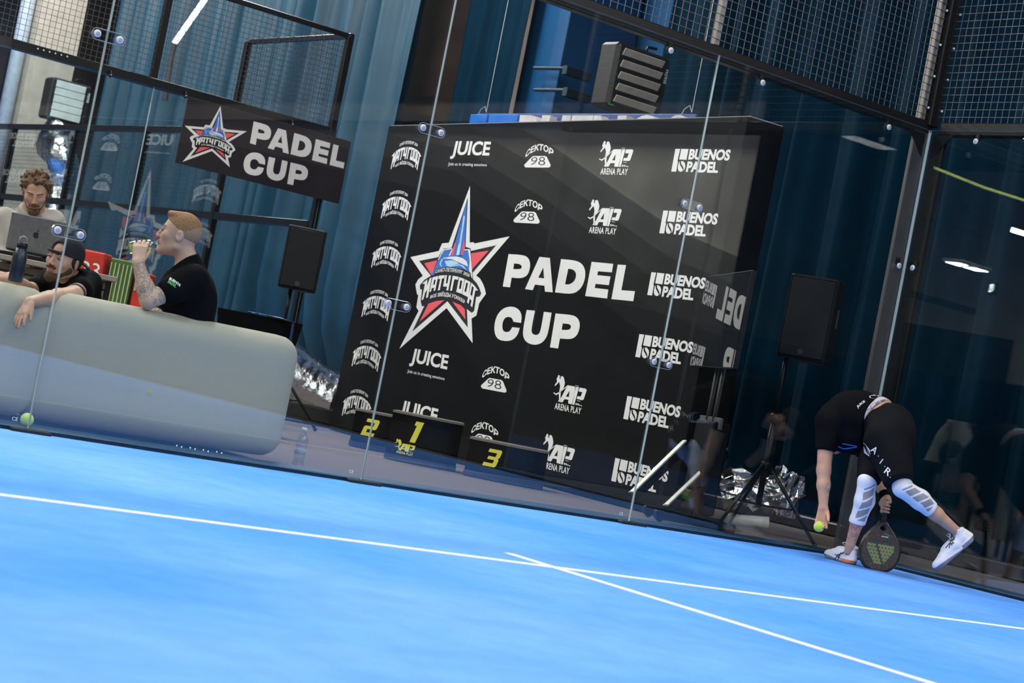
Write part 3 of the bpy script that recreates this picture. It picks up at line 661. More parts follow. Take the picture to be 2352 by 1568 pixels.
match.poly([(1490, 640), (1590, 735), (1695, 880), (1612, 880), (1520, 1385), (1468, 1325), (1500, 1180), (1445, 1130), (1412, 1280), (1362, 1235)], holes=[[(1515, 740), (1565, 790), (1512, 1060), (1465, 1000)]])
match.text('САНКТ-ПЕТЕРБУРГ 2026', 0, 0, 1, 1, warp=arcwarp([(405, 368), (900, 322), (1430, 478)], [(425, 262), (920, 205), (1455, 378)]), offset=.025, res=2)
match.text('ВСЕ ЗВЁЗДЫ ХОККЕЯ', 0, 0, 1, 1, warp=arcwarp([(248, 1140), (760, 1085), (1282, 1285)], [(275, 1010), (790, 915), (1305, 1150)]), offset=.03, res=2)
match = match.xf(zB)
mb = MB(); star.into(mb, BO, bdir, (0, 0, 1), bn); match.into(mb, BO, bdir, (0, 0, 1), bn, lift=.0072); o = mb.build('printed_star', INKS, bk)
big = Art()
G = {'P': ([(1052, 640), (1180, 648), (1225, 668), (1248, 715), (1243, 780), (1220, 835), (1165, 860), (1080, 852), (1065, 940), (1000, 932)], [(1102, 725), (1145, 728), (1168, 742), (1172, 760), (1160, 776), (1095, 775)]),
     'A': ([(1330, 665), (1425, 675), (1450, 985), (1380, 978), (1375, 925), (1290, 915), (1270, 965), (1200, 955)], [(1365, 760), (1372, 860), (1320, 852)]),
     'D': ([(1525, 685), (1660, 698), (1715, 728), (1742, 780), (1743, 850), (1718, 930), (1665, 985), (1600, 1000), (1470, 985)], [(1590, 772), (1628, 777), (1655, 800), (1662, 835), (1645, 885), (1600, 915), (1560, 912)]),
     'E': ([(1800, 710), (1995, 728), (1982, 805), (1858, 795), (1850, 830), (1970, 842), (1955, 920), (1835, 908), (1828, 945), (1950, 960), (1940, 1040), (1742, 1018)], None),
     'L': ([(2035, 735), (2110, 740), (2068, 965), (2190, 975), (2175, 1065), (1978, 1045)], None),
     'C': ([(1165, 1260), (1172, 1200), (1155, 1150), (1115, 1118), (1060, 1112), (1005, 1128), (955, 1178), (930, 1245), (922, 1310), (930, 1365), (955, 1405), (1000, 1422), (1060, 1423), (1105, 1402), (1138, 1360), (1152, 1305), (1085, 1298), (1065, 1335), (1030, 1345), (1002, 1330), (994, 1290), (1003, 1240), (1025, 1210), (1058, 1204), (1085, 1218), (1096, 1250)], None),
     'U': ([(1215, 1143), (1290, 1150), (1256, 1320), (1264, 1355), (1290, 1370), (1320, 1365), (1340, 1335), (1370, 1160), (1440, 1168), (1408, 1350), (1385, 1405), (1345, 1445), (1285, 1460), (1220, 1440), (1185, 1395), (1180, 1330)], None),
     'P2': ([(1475, 1175), (1620, 1187), (1668, 1208), (1695, 1255), (1690, 1320), (1665, 1378), (1615, 1408), (1515, 1400), (1498, 1490), (1425, 1480)], [(1540, 1265), (1590, 1268), (1612, 1280), (1615, 1300), (1600, 1324), (1530, 1322)])}
for k, (p, h) in G.items(): big.poly(soften(p), 0, 0, holes=[soften(h, 60)] if h else ())
big = big.xf(zC)
mb = MB(); big.into(mb, BO, bdir, (0, 0, 1), bn); mb.build('printed_title', INKW, bk)
# repeated sponsor marks, drawn once and copied down the wall
ap = Art()
ap.poly([(365, 85), (385, 95), (380, 140), (395, 135), (400, 100), (430, 92), (445, 115), (460, 180), (450, 230), (420, 290), (400, 310), (395, 380), (405, 440), (360, 455), (375, 420), (370, 350), (390, 240), (375, 180), (315, 250), (308, 235), (345, 180), (335, 150)])
ap.poly([(490, 215), (500, 215), (380, 335), (330, 372), (290, 350), (295, 338), (325, 352), (370, 325)])
ap.poly([(500, 205), (615, 205), (580, 460), (510, 455), (515, 405), (455, 405), (425, 455), (375, 455)], holes=[[(475, 365), (530, 275), (520, 365)]])
ap.poly([(625, 205), (670, 207), (600, 460), (560, 458)]); ap.poly([(680, 207), (770, 207), (785, 225), (740, 360), (720, 375), (635, 370), (650, 330), (695, 330), (720, 265), (665, 262)])
for q in ([(615, 185), (668, 188), (667, 194), (614, 191)], [(640, 390), (690, 392), (689, 398), (639, 396)], [(620, 432), (640, 430), (640, 455), (618, 455)], [(650, 430), (665, 432), (663, 455), (648, 455)], [(672, 440), (688, 442), (686, 456), (670, 456)], [(696, 448), (716, 448), (712, 460), (694, 460)]): ap.poly(q)
ap.text('ARENA PLAY', 0, 0, 1, 1, warp=arcwarp([(305, 568), (500, 571), (695, 574)], [(318, 478), (510, 480), (710, 484)]), offset=.02, res=2, spacing=1.1)
ap = ap.xf(zD)
bu = Art()
bu.poly([(1390, 200), (1460, 200), (1425, 350), (1418, 378), (1428, 380), (1400, 528), (1330, 526)]); bu.poly([(1475, 200), (1580, 202), (1550, 358), (1445, 352)])
def ellp(cx, cy, rx, ry, a0, a1, sk=.18, n=12): return [(cx+rx*math.cos(a)-ry*math.sin(a)*-sk*-1, cy+ry*math.sin(a)) for a in [math.radians(a0+(a1-a0)*i/n) for i in range(n+1)]]
bu.poly([(1452, 380), (1438, 405), (1428, 450), (1426, 490), (1440, 520), (1465, 530), (1492, 522), (1498, 500), (1480, 470), (1455, 430)]); bu.poly([(1470, 376), (1500, 378), (1525, 400), (1533, 440), (1525, 485), (1506, 518), (1510, 490), (1500, 455), (1475, 415)])
bu.text('BUENOS', 0, 0, 1, 1, warp=arcwarp([(1572, 356), (1860, 362), (2165, 372)], [(1600, 200), (1900, 203), (2195, 208)]), offset=.045, res=3)
bu.text('PADEL', 0, 0, 1, 1, warp=arcwarp([(1538, 532), (1770, 540), (1998, 546)], [(1568, 380), (1790, 382), (2020, 390)]), offset=.045, res=3)
bu = bu.xf(zD)
zE = lambda p: bp_(850+p[0]/5.8075, 250+p[1]/5.8075)
ju = Art().text('JUICE', 0, 0, 1, 1, warp=arcwarp([(1062, 668), (1320, 674), (1580, 680)], [(1120, 428), (1370, 430), (1618, 436)]), offset=.03, res=4)
ju.text('Join us in creating emotions', 0, 0, 1, 1, warp=arcwarp([(1040, 768), (1300, 773), (1555, 778)], [(1048, 712), (1305, 718), (1560, 728)]), offset=.008, res=2); ju = ju.xf(zE)
zF = lambda p: bp_(900+p[0]/3.92, 420+p[1]/3.92)
sk = Art().text('СЕКТОР', 0, 0, 1, 1, warp=arcwarp([(1100, 275), (1225, 208), (1345, 268)], [(1118, 212), (1232, 148), (1362, 212)]), offset=.035, res=3)
sk.poly([(1165, 262), (1178, 256), (1282, 260), (1298, 270), (1332, 345), (1328, 360), (1315, 367), (1110, 357), (1096, 345), (1098, 330)])
sk.text('98', 0, 0, 1, 1, m=4, lay=1, warp=arcwarp([(1138, 334), (1212, 340), (1285, 344)], [(1168, 265), (1225, 267), (1282, 268)]), offset=-.01, res=4); sk = sk.xf(zF)
def rep(a, name, anchors):
    ref = None
    V0 = np.vstack([p[0] for p in a.P]); 
    mb = MB(); a.into(mb, BO, bdir, (0, 0, 1), bn); off = wloc(bk); me = mb.mesh(name, INKS, off=off)
    for dz in anchors: link(name, me, bk, (0, 0, dz))
PZ = float((bp_(1542, 394)-bp_(1516, 535.6))[1]); print('row pitch', PZ)
rep(ap, 'printed_logo', [0, -PZ, -4*PZ, -5*PZ]); rep(bu, 'printed_logo', [-k*PZ for k in range(6)])
rep(ju, 'printed_logo', [0, -4*PZ, -5*PZ]); rep(sk, 'printed_logo', [PZ, 0, -3*PZ, -4*PZ])
zM0 = bp_(893, 395); zM1 = bp_(975, 323); ml = match.fit(zM0[0], zM0[1]+.02, zM1[0], zM1[1]); rep(ml, 'printed_logo', [-k*PZ for k in range(6)])
# ------------------------------------------------------------------ hanging banner on the rear rail
bq = [un(*p, 1, NY-.05) for p in ((430, 223), (805, 322), (403, 375), (780, 467))]
bx0, bx1 = float((bq[0][0]+bq[2][0])/2), float((bq[1][0]+bq[3][0])/2); bz1, bz0 = float((bq[0][2]+bq[1][2])/2), float((bq[2][2]+bq[3][2])/2)
bn_ = root('hanging_banner', ((bx0+bx1)/2, NY-.05, bz0), 'black rectangular banner with star emblem and white lettering hung from the rear rail', 'banner')
MB().box(((bx0+bx1)/2, NY-.05, (bz0+bz1)/2), (bx1-bx0, .008, bz1-bz0), bev=.002).build('sheet', mat('black banner vinyl', (.016, .010, .014), .6, scale=3), bn_)
w, h = bx1-bx0, bz1-bz0
SA = np.vstack([p[0] for p in star.P]); smn, smx = SA.min(0), SA.max(0); kk = np.array([w*.355, h*.955])/(smx-smn); sx0 = np.array([bx0+w*.012, bz0+h*.035])
tf = lambda p: (p-smn)*kk+sx0
mb = MB(); star.xf(tf).into(mb, (0, NY-.054, 0), (1, 0, 0), (0, 0, 1), (0, -1, 0)); match.xf(tf).into(mb, (0, NY-.054, 0), (1, 0, 0), (0, 0, 1), (0, -1, 0), lift=.0072); mb.build('printed_star', INKS, bn_)
BA = np.vstack([p[0] for p in big.P])
P5 = Art(); P5.P = big.P[:5]; P3 = Art(); P3.P = big.P[5:]
mb = MB(); P5.fit(bx0+w*.395, bz0+h*.555, bx0+w*.985, bz0+h*.90).into(mb, (0, NY-.054, 0), (1, 0, 0), (0, 0, 1), (0, -1, 0)); P3.fit(bx0+w*.385, bz0+h*.10, bx0+w*.775, bz0+h*.45).into(mb, (0, NY-.054, 0), (1, 0, 0), (0, 0, 1), (0, -1, 0)); mb.build('printed_title', INKW, bn_)
# ------------------------------------------------------------------ blue sign hung above the backdrop
sgX = .8; s0, s1 = un(1095, 260, 0, sgX), un(1599, 257, 0, sgX); sd = s1-s0; sd[2] = 0; SL = float(np.linalg.norm(sd)); sd /= SL; sn = np.array([sd[1], -sd[0], 0]); sn = sn if sn[0] < 0 else -sn; SZ = float(s0[2])
sg = root('hanging_sign', tuple(s0+sd*SL/2-np.array([0, 0, .75])), 'blue lettered sign hung on wires, its top edge showing above the backdrop', 'sign')
Rs = np.array([sd, -sn, [0, 0, 1]]).T
MB().box(s0+sd*SL/2+np.array([0, 0, -.36])-sn*.02, (SL, .03, .72), 0, Rs, .004).build('panel', mat('violet blue sign panel', (.035, .075, .24), .45), sg)
CYB = mat('bright blue block', (.0, .16, .62), .4); WHL = mat('white sign letter', (.62, .58, .57), .45)
m = MB(); q0 = un(1084, 270, 0, sgX-.1); 
ss = lambda px: float((un(px, 268, 0, sgX-.08)-s0)@sd)
for a, b in ((1084, 1122), (1127, 1193)): m.box(s0+sd*(ss(a)+ss(b))/2+np.array([0, 0, -.335])+sn*.05, (ss(b)-ss(a), .10, .60), 0, Rs, .004)
m.build('logo_block', CYB, sg)
V, F = text2d('BUENOS', offset=.05, res=6); V2 = V*np.array([ss(1586)-ss(1196), .56]); n = len(V2)
mb = MB(); base = s0+sd*ss(1196)+np.array([0, 0, -.032-.56]); A3 = base+V2[:, :1]*sd+V2[:, 1:2]*np.array([0, 0, 1.]); B3 = A3+sn*.09
from collections import Counter
ed = Counter(); 
for f in F:
    for i in range(len(f)): ed[(f[i], f[(i+1) % len(f)])] += 1
sidef = [(a, b, b+n, a+n) for (a, b) in ed if (b, a) not in ed]
mb.add(np.vstack([A3, B3]), [tuple(i+n for i in f) for f in F]+[f[::-1] for f in F]+sidef); mb.build('raised_letters', WHL, sg)
WIR = mat('thin steel wire', (.55, .55, .55), .3, metal=.5)
for px0, px1, py1 in ((1117, 1176, 0), (1589, 1621, 135)):
    a = un(px0, 258, 0, sgX); b = a+np.array([0, 0, 3.6]); m = MB().tube([a, b], .004, 6)
    m.tube([a, a+sd*-.04+np.array([0, 0, .06]), a+sd*-.10+np.array([0, 0, .03]), a+sd*-.13+np.array([0, 0, -.02])], .004, 6); m.build('hanging_wire', WIR, sg)
# ------------------------------------------------------------------ heaters
HB = mat('black heater case', (.022, .020, .019), .4, var=.15, scale=15); SLAT = mat('grey louvre', (.50, .45, .40), .45, metal=.0, scale=10); SLATW = mat('white louvre', (.66, .70, .66), .4, scale=10)
def heater(loc, w, h, d, label, sl, open_=True):
    r = root('wall_heater', loc, label, 'heater', 'louvred heaters')
    MB().box((0, d/2, h/2), (w, d, h), bev=.03).part('case', HB, r)
    MB().box((-.02, -.006, h/2), (w*.86, .02, h*.9), bev=.004).part('louvre_frame', mat('black louvre frame', (.008, .008, .009), .5), r)
    for k in range(5):
        z = h*(.14+.18*k); a = math.radians(28 if open_ else 8); R = np.array([[1, 0, 0], [0, math.cos(a), -math.sin(a)], [0, math.sin(a), math.cos(a)]])
        MB().box((-.03, -.03, z), (w*.74, .012, h*(.115 if open_ else .165)), 0, R, .003).part('louvre', sl, r)
    mb = MB(); Art().text('Ballu', 0, 0, .13, .045, offset=.01).xf(lambda p: np.array([-p[1], p[0]])).into(mb, (w*.465, -.001, h*.6), (1, 0, 0), (0, 0, 1), (0, -1, 0)); mb.part('printed_name', INKW, r)
    MB().box((-w*.42, -.002, h*.04), (.06, .003, .02)).part('energy_sticker', mat('green sticker', (.02, .35, .08), .5), r)
    MB().tube([(w*.1, d*.3, h-.01), (w*.12, d*.3, h+.05), (w*.28, d*.3, h+.06)], .014, 8).part('hose', BLK, r, True)
    MB().box((0, d+.15, h*.5), (.10, .35, .10), bev=.01).part('wall_bracket', BLK, r)
    return r
hp = dep(1455, 262, 18.0); heater(tuple(hp), .66, .60, .26, 'large black louvred heater with grey open slats above the backdrop', SLAT)
hp2 = dep(150, 281, 27.5); heater(tuple(hp2), .60, .58, .3, 'black louvred heater with pale closed slats at the upper left', SLATW, False)
# ------------------------------------------------------------------ foil ducts
FOIL = mat('crinkled silver foil', (.80, .80, .82), .20, metal=1.0, var=.05, scale=20, bump=1.0, bscale=16)
def duct(pts, r, label, name='foil_duct', seed=1, crease=.10, n=30, ring=.07):
    rg = np.random.default_rng(seed); P = np.array(pts, float); seg = np.concatenate([[0], np.cumsum(np.linalg.norm(np.diff(P, axis=0), axis=1))]); k = int(seg[-1]/(.045 if crease > .06 else .03))
    s = np.linspace(0, seg[-1], k); 
    def cr(i): 
        t = np.interp(s[i], seg, np.arange(len(P))); a = int(min(t, len(P)-2)); f = t-a; p0, p1, p2, p3 = P[max(a-1, 0)], P[a], P[a+1], P[min(a+2, len(P)-1)]
        return .5*((2*p1)+(-p0+p2)*f+(2*p0-5*p1+4*p2-p3)*f*f+(-p0+3*p1-3*p2+p3)*f**3)
    C = [cr(i) for i in range(k)]; m = MB(); m.tube(C, [r*(1+.015*math.sin(i*2.1)) for i in range(k)], n)
    V = m.V[0]; 
    for i in range(k):
        sl = slice(i*n, (i+1)*n); cc = np.array(C[i]); dd = V[sl]-cc; V[sl] = cc+dd*(1+crease*(rg.random((n, 1))-.5)+.5*crease*(rg.random()-.5))
    o = m.build(name, FOIL, None, crease < .2, loc=tuple(C[0])); return props(o, label, 'duct', 'silver foil ducts')
d1 = duct([dep(560, 800, 18.9), dep(640, 845, 18.9), dep(705, 893, 18.95), dep(780, 935, 19.0), dep(860, 975, 19.1)], .29, 'fat silver foil duct lying on the floor between sofa and backdrop', seed=3, n=64, crease=.045)
fl = MB(); q = dep(720, 950, 18.9); q[2] = 0; fl.box((q[0], q[1], .10), (1.0, .5, .16), 0, rotz(math.radians(-20)), .02)  # black block stands for the duct's foot and the shade below it
o = fl.build('duct_foot_shade', mat('black foot and shade', (.015, .015, .016), .4), None, loc=(float(q[0]), float(q[1]), 0)); props(o, 'low black block for the foot and shade under the fat foil duct', 'foot block')
duct([hp2+np.array([0, .1, -.02]), hp2+np.array([-.12, .05, -.35]), dep(135, 350, 26.5), dep(150, 400, 26.5), dep(140, 450, 26.5), dep(128, 520, 26.3), dep(118, 640, 26.3)], .20, 'silver foil duct hanging down from the left heater', seed=9, n=32)
duct([dep(1655, 1125, 14.9), dep(1700, 1120, 14.9), dep(1755, 1135, 15.0), dep(1790, 1130, 15.1), dep(1815, 1105, 15.2)], .125, 'crumpled foil duct on the floor behind the right speaker stand', seed=5, crease=.5, n=30)
q = dep(1815, 1140, 15.0); duct([q+np.array([0, 0, .17]), q, q-np.array([0, 0, .16])], .07, 'upright flap of crumpled foil behind the right speaker stand', seed=6, crease=.6, n=20)
q = dep(1730, 1200, 14.9); o = MB().tube([dep(1665, 1192, 14.9), dep(1765, 1200, 14.9)], .045, 14).build('white_tube', WHT, None, True, loc=tuple(q)); props(o, 'white round tube lying under the crumpled foil', 'tube')
# ------------------------------------------------------------------ podium
PODB = mat('glossy black podium', (.004, .004, .005), .22, var=.1, spec=.3); PODT = mat('podium top edge', (.16, .14, .125), .4, scale=12); PODF = mat('podium blue skirting', (.03, .04, .11), .4)
def podium(pxL, pxR, base_py, D, h, num, label, nx=.27, logo=False, bulge=.07):
    A = dep(pxL, base_py, D); B = dep(pxR, base_py+(pxR-pxL)*.186, D); A[2] = B[2] = 0; u = B-A; L_ = float(np.linalg.norm(u)); u /= L_; nn = np.array([u[1], -u[0], 0]); mid = (A+B)/2
    r = root('podium_block', tuple(mid), label, 'podium', 'winners podium blocks')
    pr = []
    for i in range(13): t = -1+2*i/12; pr.append((t*L_/2, -bulge*(1-t*t)))
    dpt = .32; plan = [(p[0], p[1]) for p in pr]+[(L_/2-.02, dpt), (-L_/2+.02, dpt)]
    U, Vv = u, -nn
    m = MB().prism(plan, mid+np.array([0, 0, .04]), U, Vv, (0, 0, 1), h-.055); m.build('body', PODB, r)
    m = MB().prism([(p[0]*1.015, p[1]-.006 if p[1] < .1 else p[1]) for p in plan], mid+np.array([0, 0, h-.016]), U, Vv, (0, 0, 1), .016); m.build('top_board', PODT, r)
    m = MB().prism([(p[0]*1.02, p[1]-.01 if p[1] < .1 else p[1]) for p in plan], mid+np.array([0, 0, .001]), U, Vv, (0, 0, 1), .04); m.build('skirting', PODF, r)
    def bend(p, lift):
        t = p[0]/(L_/2); return mid+u*p[0]+nn*(bulge*(1-t*t)+lift)+np.array([0, 0, p[1]])
    x = -L_/2+L_*nx; mb = MB(); sh = .25
    def frm(p): return np.array([p[0]+sh*(p[1]-h*.6), p[1]])
    glyph = {'1': [(.02, 1), (.62, 1), (.62, 0), (.20, 0), (.20, .80), (.02, .80)],
             '2': [(0, 1), (.9, 1), (1, .90), (1, .48), (.9, .40), (.32, .40), (.32, .20), (1, .20), (1, 0), (0, 0), (0, .50), (.1, .58), (.68, .58), (.68, .80), (0, .80)],
             '3': [(0, 1), (.9, 1), (1, .90), (1, .58), (.92, .5), (1, .42), (1, .10), (.9, 0), (0, 0), (0, .20), (.68, .20), (.68, .40), (.15, .40), (.15, .58), (.68, .58), (.68, .80), (0, .80)]}[num]
    hh = h*.44 if logo else h*.46; ww = hh*(.75 if num != '1' else .62); z0 = h*.42 if logo else h*.34
    a = Art().poly([frm((x+g[0]*ww, z0+g[1]*hh)) for g in glyph]).fine(.03); a.into(mb, (0, 0, 0), u, (0, 0, 1), nn, bend=bend)
    if logo: ap.fit(x-.10, .055, x+.055, h*.44).fine(.03).into(mb, (0, 0, 0), u, (0, 0, 1), nn, bend=bend)
    mb.build('yellow_number', YEL, r); return r
podium(884, 1046, 1043, 14.7, .365, '1', 'tallest middle podium block with a yellow number 1', .30, True)
podium(1066, 1246, 1080, 14.5, .285, '3', 'right podium block with a yellow number 3', .24)
podium(803, 925, 1013, 15.7, .30, '2', 'left podium block with a yellow number 2, behind the tall block', .22, bulge=.04)
# ------------------------------------------------------------------ sofa
SOF = mat('grey woven upholstery', (.45, .42, .35), .95, var=.10, scale=500, bump=.35, bscale=700, spec=.15, sheen=.1)
sx1 = float(un(668, 930, 1, .5)[0]); 
sf = root('sofa', (sx1-1.0, .9, 0), 'large grey fabric sofa with rounded back seen from behind', 'sofa')
def rbox(c, d, R): return c, d, R
def softbox(lo, hi, r, name, par, puff=.012, seed=0, mt=SOF):
    lo, hi = np.array(lo, float), np.array(hi, float); a, b = lo+r, hi-r; P = []
    # rounded box as an implicit shape
    def f(X):
        q = np.abs(X-(a+b)/2)-(b-a)/2; return np.linalg.norm(np.maximum(q, 0), axis=1)+np.minimum(q.max(1), 0)-r
    g = .03; n = np.ceil((hi-lo)/g).astype(int)+2
    # surface: project a subdivided cube
    m = MB(); nu = 22
    for ax in range(3):
        o1, o2 = [k for k in range(3) if k != ax]
        for sg_ in (-1, 1):
            t = np.linspace(-1, 1, nu+1); V = []
            for i in t:
                for j in t:
                    p = np.zeros(3); p[ax] = sg_; p[o1] = math.sin(i*math.pi/2)*.5+i*.5; p[o2] = math.sin(j*math.pi/2)*.5+j*.5
                    p = (lo+hi)/2+p*(hi-lo)/2; core = np.clip(p, a, b); d = p-core; dn = np.linalg.norm(d)
                    if dn > 1e-9: p = core+d/dn*r
                    V.append(p+puff*math.sin(3.1*p[0]+seed)*math.sin(7*p[2]+seed)*np.array([0, 1, 0])*.5)
            F = []
            for i in range(nu):
                for j in range(nu):
                    q = (i*(nu+1)+j, (i+1)*(nu+1)+j, (i+1)*(nu+1)+j+1, i*(nu+1)+j+1)
                    nrm = np.cross(V[q[1]]-V[q[0]], V[q[3]]-V[q[0]]); F.append(q if nrm[ax]*sg_ > 0 else q[::-1])
            m.add(V, F)
    o = m.build(name, mt, par, True)
    w_ = o.modifiers.new('weld', 'WELD'); w_.merge_threshold = .0005; return o
sz = .725
softbox((sx1-1.62, .44, .03), (sx1, .72, sz), .125, 'backrest', sf, seed=1)
softbox((sx1-3.35, .42, .03), (sx1-1.54, .70, sz-.012), .125, 'backrest', sf, seed=4)
softbox((sx1-.02-.0, .70, .03), (sx1-.26, 1.35, .55), .09, 'armrest', sf) if False else None
softbox((sx1-.28, .66, .03), (sx1-.005, 1.42, .56), .10, 'armrest', sf, seed=2)
softbox((sx1-3.3, .66, .08), (sx1-.26, 1.40, .40), .07, 'seat_cushion', sf, seed=5)
# ------------------------------------------------------------------ tennis balls, bottles
def ballmat():
    m = mat('tennis ball felt', (.60, .80, .06), .9, var=.12, scale=90, bump=.6, bscale=300, sheen=.5, spec=.2); return m
BALL = ballmat()
def ball(loc, label, d=.067):
    r = root('tennis_ball', loc, label, 'ball', 'tennis balls'); MB().sphere((0, 0, 0), d/2, 28).part('felt', BALL, r, True)
    rr = d/2*1.004; pts = []
    for i in range(48):
        t = 2*math.pi*i/48; a = .55; x = math.cos(t)+.35*math.cos(3*t)*.8; y = math.sin(t)-.35*math.sin(3*t)*.8; z = 1.2*math.sin(2*t)*.9; v = np.array([x, y, z]); v = v/np.linalg.norm(v)*rr; pts.append(v)
    MB().tube(pts, .0011, 5, closed=True).part('seam', mat('pale seam', (.62, .72, .45), .8), r, True); return r
bp3 = un(63, 959, 1, .085); ball((float(bp3[0]), .085, .0235+.0335), 'yellow-green tennis ball behind the glass at the left seam')
pm = un(345, 895, 1, 0); v = ray(345, 895); pf = un(345, 902, 2, .033); ball((float(pf[0]), float(-pf[1]), .0335), 'tennis ball far behind the viewer, mirrored over the sofa')
def bottle(loc, R_, prof, label, mt=PET, liquid=None, cap=None, n=24, cat='bottle', name='water_bottle', grp=None):
    r = root(name, loc, label, cat, grp)
    MB().lathe(prof, (0, 0, 0), n, 0, R_).part('shell', mt, r, True)
    if liquid: MB().lathe(liquid[0], (0, 0, 0), n, 0, R_).part('drink', liquid[1], r, True)
    if cap: MB().lathe(cap[0], (0, 0, 0), n, 0, R_).part('cap', cap[1], r, True)
    return r
pb = un(683, 1070, 2, 0)
prof = [(.001, .004), (.028, .003), (.033, .010), (.034, .03), (.0325, .045), (.034, .06), (.0325, .075), (.034, .09), (.0325, .105), (.034, .12), (.034, .15), (.030, .17), (.016, .195), (.014, .20), (.014, .215)]
b = bottle((float(pb[0]), float(pb[1]), 0), None, prof, 'clear plastic water bottle with white cap standing on the carpet by the sofa end', cap=([(.015, .207), (.016, .208), (.016, .226), (.001, .227)], WHT))
MB().lathe([(.0344, .07), (.0344, .105)], (0, 0, 0), 24).part('paper_band', mat('pale band', (.55, .55, .58), .5, alpha=.5), b, True)
pt = dep(16, 643, 10.35); pt[2] = sz-.002
THB = mat('black bottle steel', (.014, .022, .034), .25, coat=.4)
r = root('thermos_bottle', (float(pt[0])+.0, .57, sz), 'black steel drinking bottle with loop lid standing on the sofa back at the left edge', 'bottle')
MB().lathe([(.001, 0), (.036, 0), (.038, .01), (.038, .14), (.030, .165), (.026, .18), (.001, .18)], (0, 0, 0), 28).part('body', THB, r, True)
MB().lathe([(.027, .18), (.028, .182), (.028, .205), (.020, .212), (.001, .212)], (0, 0, 0), 20).part('lid', BLK, r, True); MB().tube([(-.02, 0, .205), (-.018, 0, .235), (.0, 0, .243), (.018, 0, .235), (.02, 0, .205)], .004, 8).part('loop', mat('grey loop', (.3, .3, .3), .4), r, True)
mb = MB(); m = MB(); 
# ------------------------------------------------------------------ speakers and stands
SPK = mat('black speaker cabinet', (.006, .006, .007), .5, spec=.3, var=.2, scale=60, bump=.15, bscale=200); GRI = mat('speaker grille', (.007, .007, .008), .5, spec=.25, var=.35, scale=400, bump=.4, bscale=500)
def speaker(loc, az, label, w=.36, h=.60, d=.34, tw=.0):
    r = root('loudspeaker', loc, label, 'speaker', 'loudspeakers on stands', rz=az)
    pl = [(-w/2+.02, 0), (w/2-.02, 0), (w/2, .02), (w/2-.008, d*.62), (w*.34, d*.95), (w*.28, d), (-w*.28, d), (-w*.34, d*.95), (-w/2+.008, d*.62), (-w/2, .02)]
    m = MB().prism(pl, (0, 0, .0), (1, 0, 0), (0, 1, 0), (0, 0, 1), h); o = m.part('cabinet', SPK, r); bv = o.modifiers.new('b', 'BEVEL'); bv.width = .014; bv.segments = 3; bv.limit_method = 'ANGLE'
    MB().box((0, -.004, h*.5), (w*.90, .014, h*.93), bev=.006).part('grille', GRI, r)
    rim = [(-w*.46, -.006, h*.025), (w*.46, -.006, h*.025), (w*.46, -.006, h*.975), (-w*.46, -.006, h*.975)]; MB().tube(rim, .005, 6, closed=True).part('grille_rim', SPK, r)
    R2 = R90; m = MB().lathe([(.021, 0), (.021, .003), (.018, .003), (.018, 0)], (0, -.012, h*.10), 24, 0, R2)
    for k in range(3): a = k*math.pi/3; m.box((0, -.0135, h*.10), (.030, .002, .003), 0, np.array([[math.cos(a), 0, -math.sin(a)], [0, 1, 0], [math.sin(a), 0, math.cos(a)]]))
    m.part('emblem', mat('silver emblem', (.16, .16, .16), .3, metal=.6), r)
    for q in (-1, 1): MB().box((q*(w/2-.006), d*.38, h*.55), (.016, .03, .14), bev=.005).part('handle', mat('handle recess', (.03, .03, .032), .4), r)
    return r
def tripod(loc, top, label, legR=.45, zhub=.42, a0=.3, name='speaker_stand', pole=.017):
    r = root(name, loc, label, 'stand', 'tripod stands'); z = top
    MB().tube([(0, 0, zhub-.30), (0, 0, zhub+.35)], .022, 14).part('lower_pole', BLK, r, True); MB().tube([(0, 0, zhub+.3), (0, 0, z)], pole, 14).part('upper_pole', BLK, r, True)
    MB().lathe([(.028, 0), (.034, .01), (.034, .06), (.028, .07)], (0, 0, zhub+.30), 16).part('collar', BLK, r, True); MB().lathe([(.03, 0), (.036, .01), (.036, .05), (.03, .06)], (0, 0, zhub-.03), 16).part('hub', BLK, r, True)
    MB().tube([(.02, 0, zhub+.33), (.07, 0, zhub+.33)], .012, 8).part('knob', BLK, r, True)
    for k in range(3):
        a = a0+k*2*math.pi/3; c, s_ = math.cos(a), math.sin(a); o = MB().tube([(c*.03, s_*.03, zhub), (c*legR, s_*legR, .02)], .013, 10).part('leg', BLK, r, True); MB().sphere((c*legR, s_*legR, .018), .018, 10).part('rubber_foot', BLK, o, True)
        MB().tube([(c*.02, s_*.02, zhub-.28), (c*legR*.55, s_*legR*.55, zhub*.46)], .007, 8).part('brace', BLK, r, True)
    return r
sp = dep(1806, 822, 13.9)
tripod((float(sp[0]), float(sp[1]), 0), float(sp[2])+.06, 'black tripod stand behind the bending player', .44, .50, math.radians(190))
speaker((float(sp[0])+.0, float(sp[1])-.13, float(sp[2])), math.radians(-62), 'black loudspeaker on the right stand behind the glass')
sp = dep(668, 664, 17.2)
tripod((float(sp[0]), float(sp[1]), 0), float(sp[2])+.03, 'black tripod stand behind the sofa, left of the backdrop', .45, .5, math.radians(200))
speaker((float(sp[0])-.03, float(sp[1])-.14, float(sp[2])), math.radians(-32), 'black loudspeaker on the left stand in front of the curtain', w=.34, h=.55)
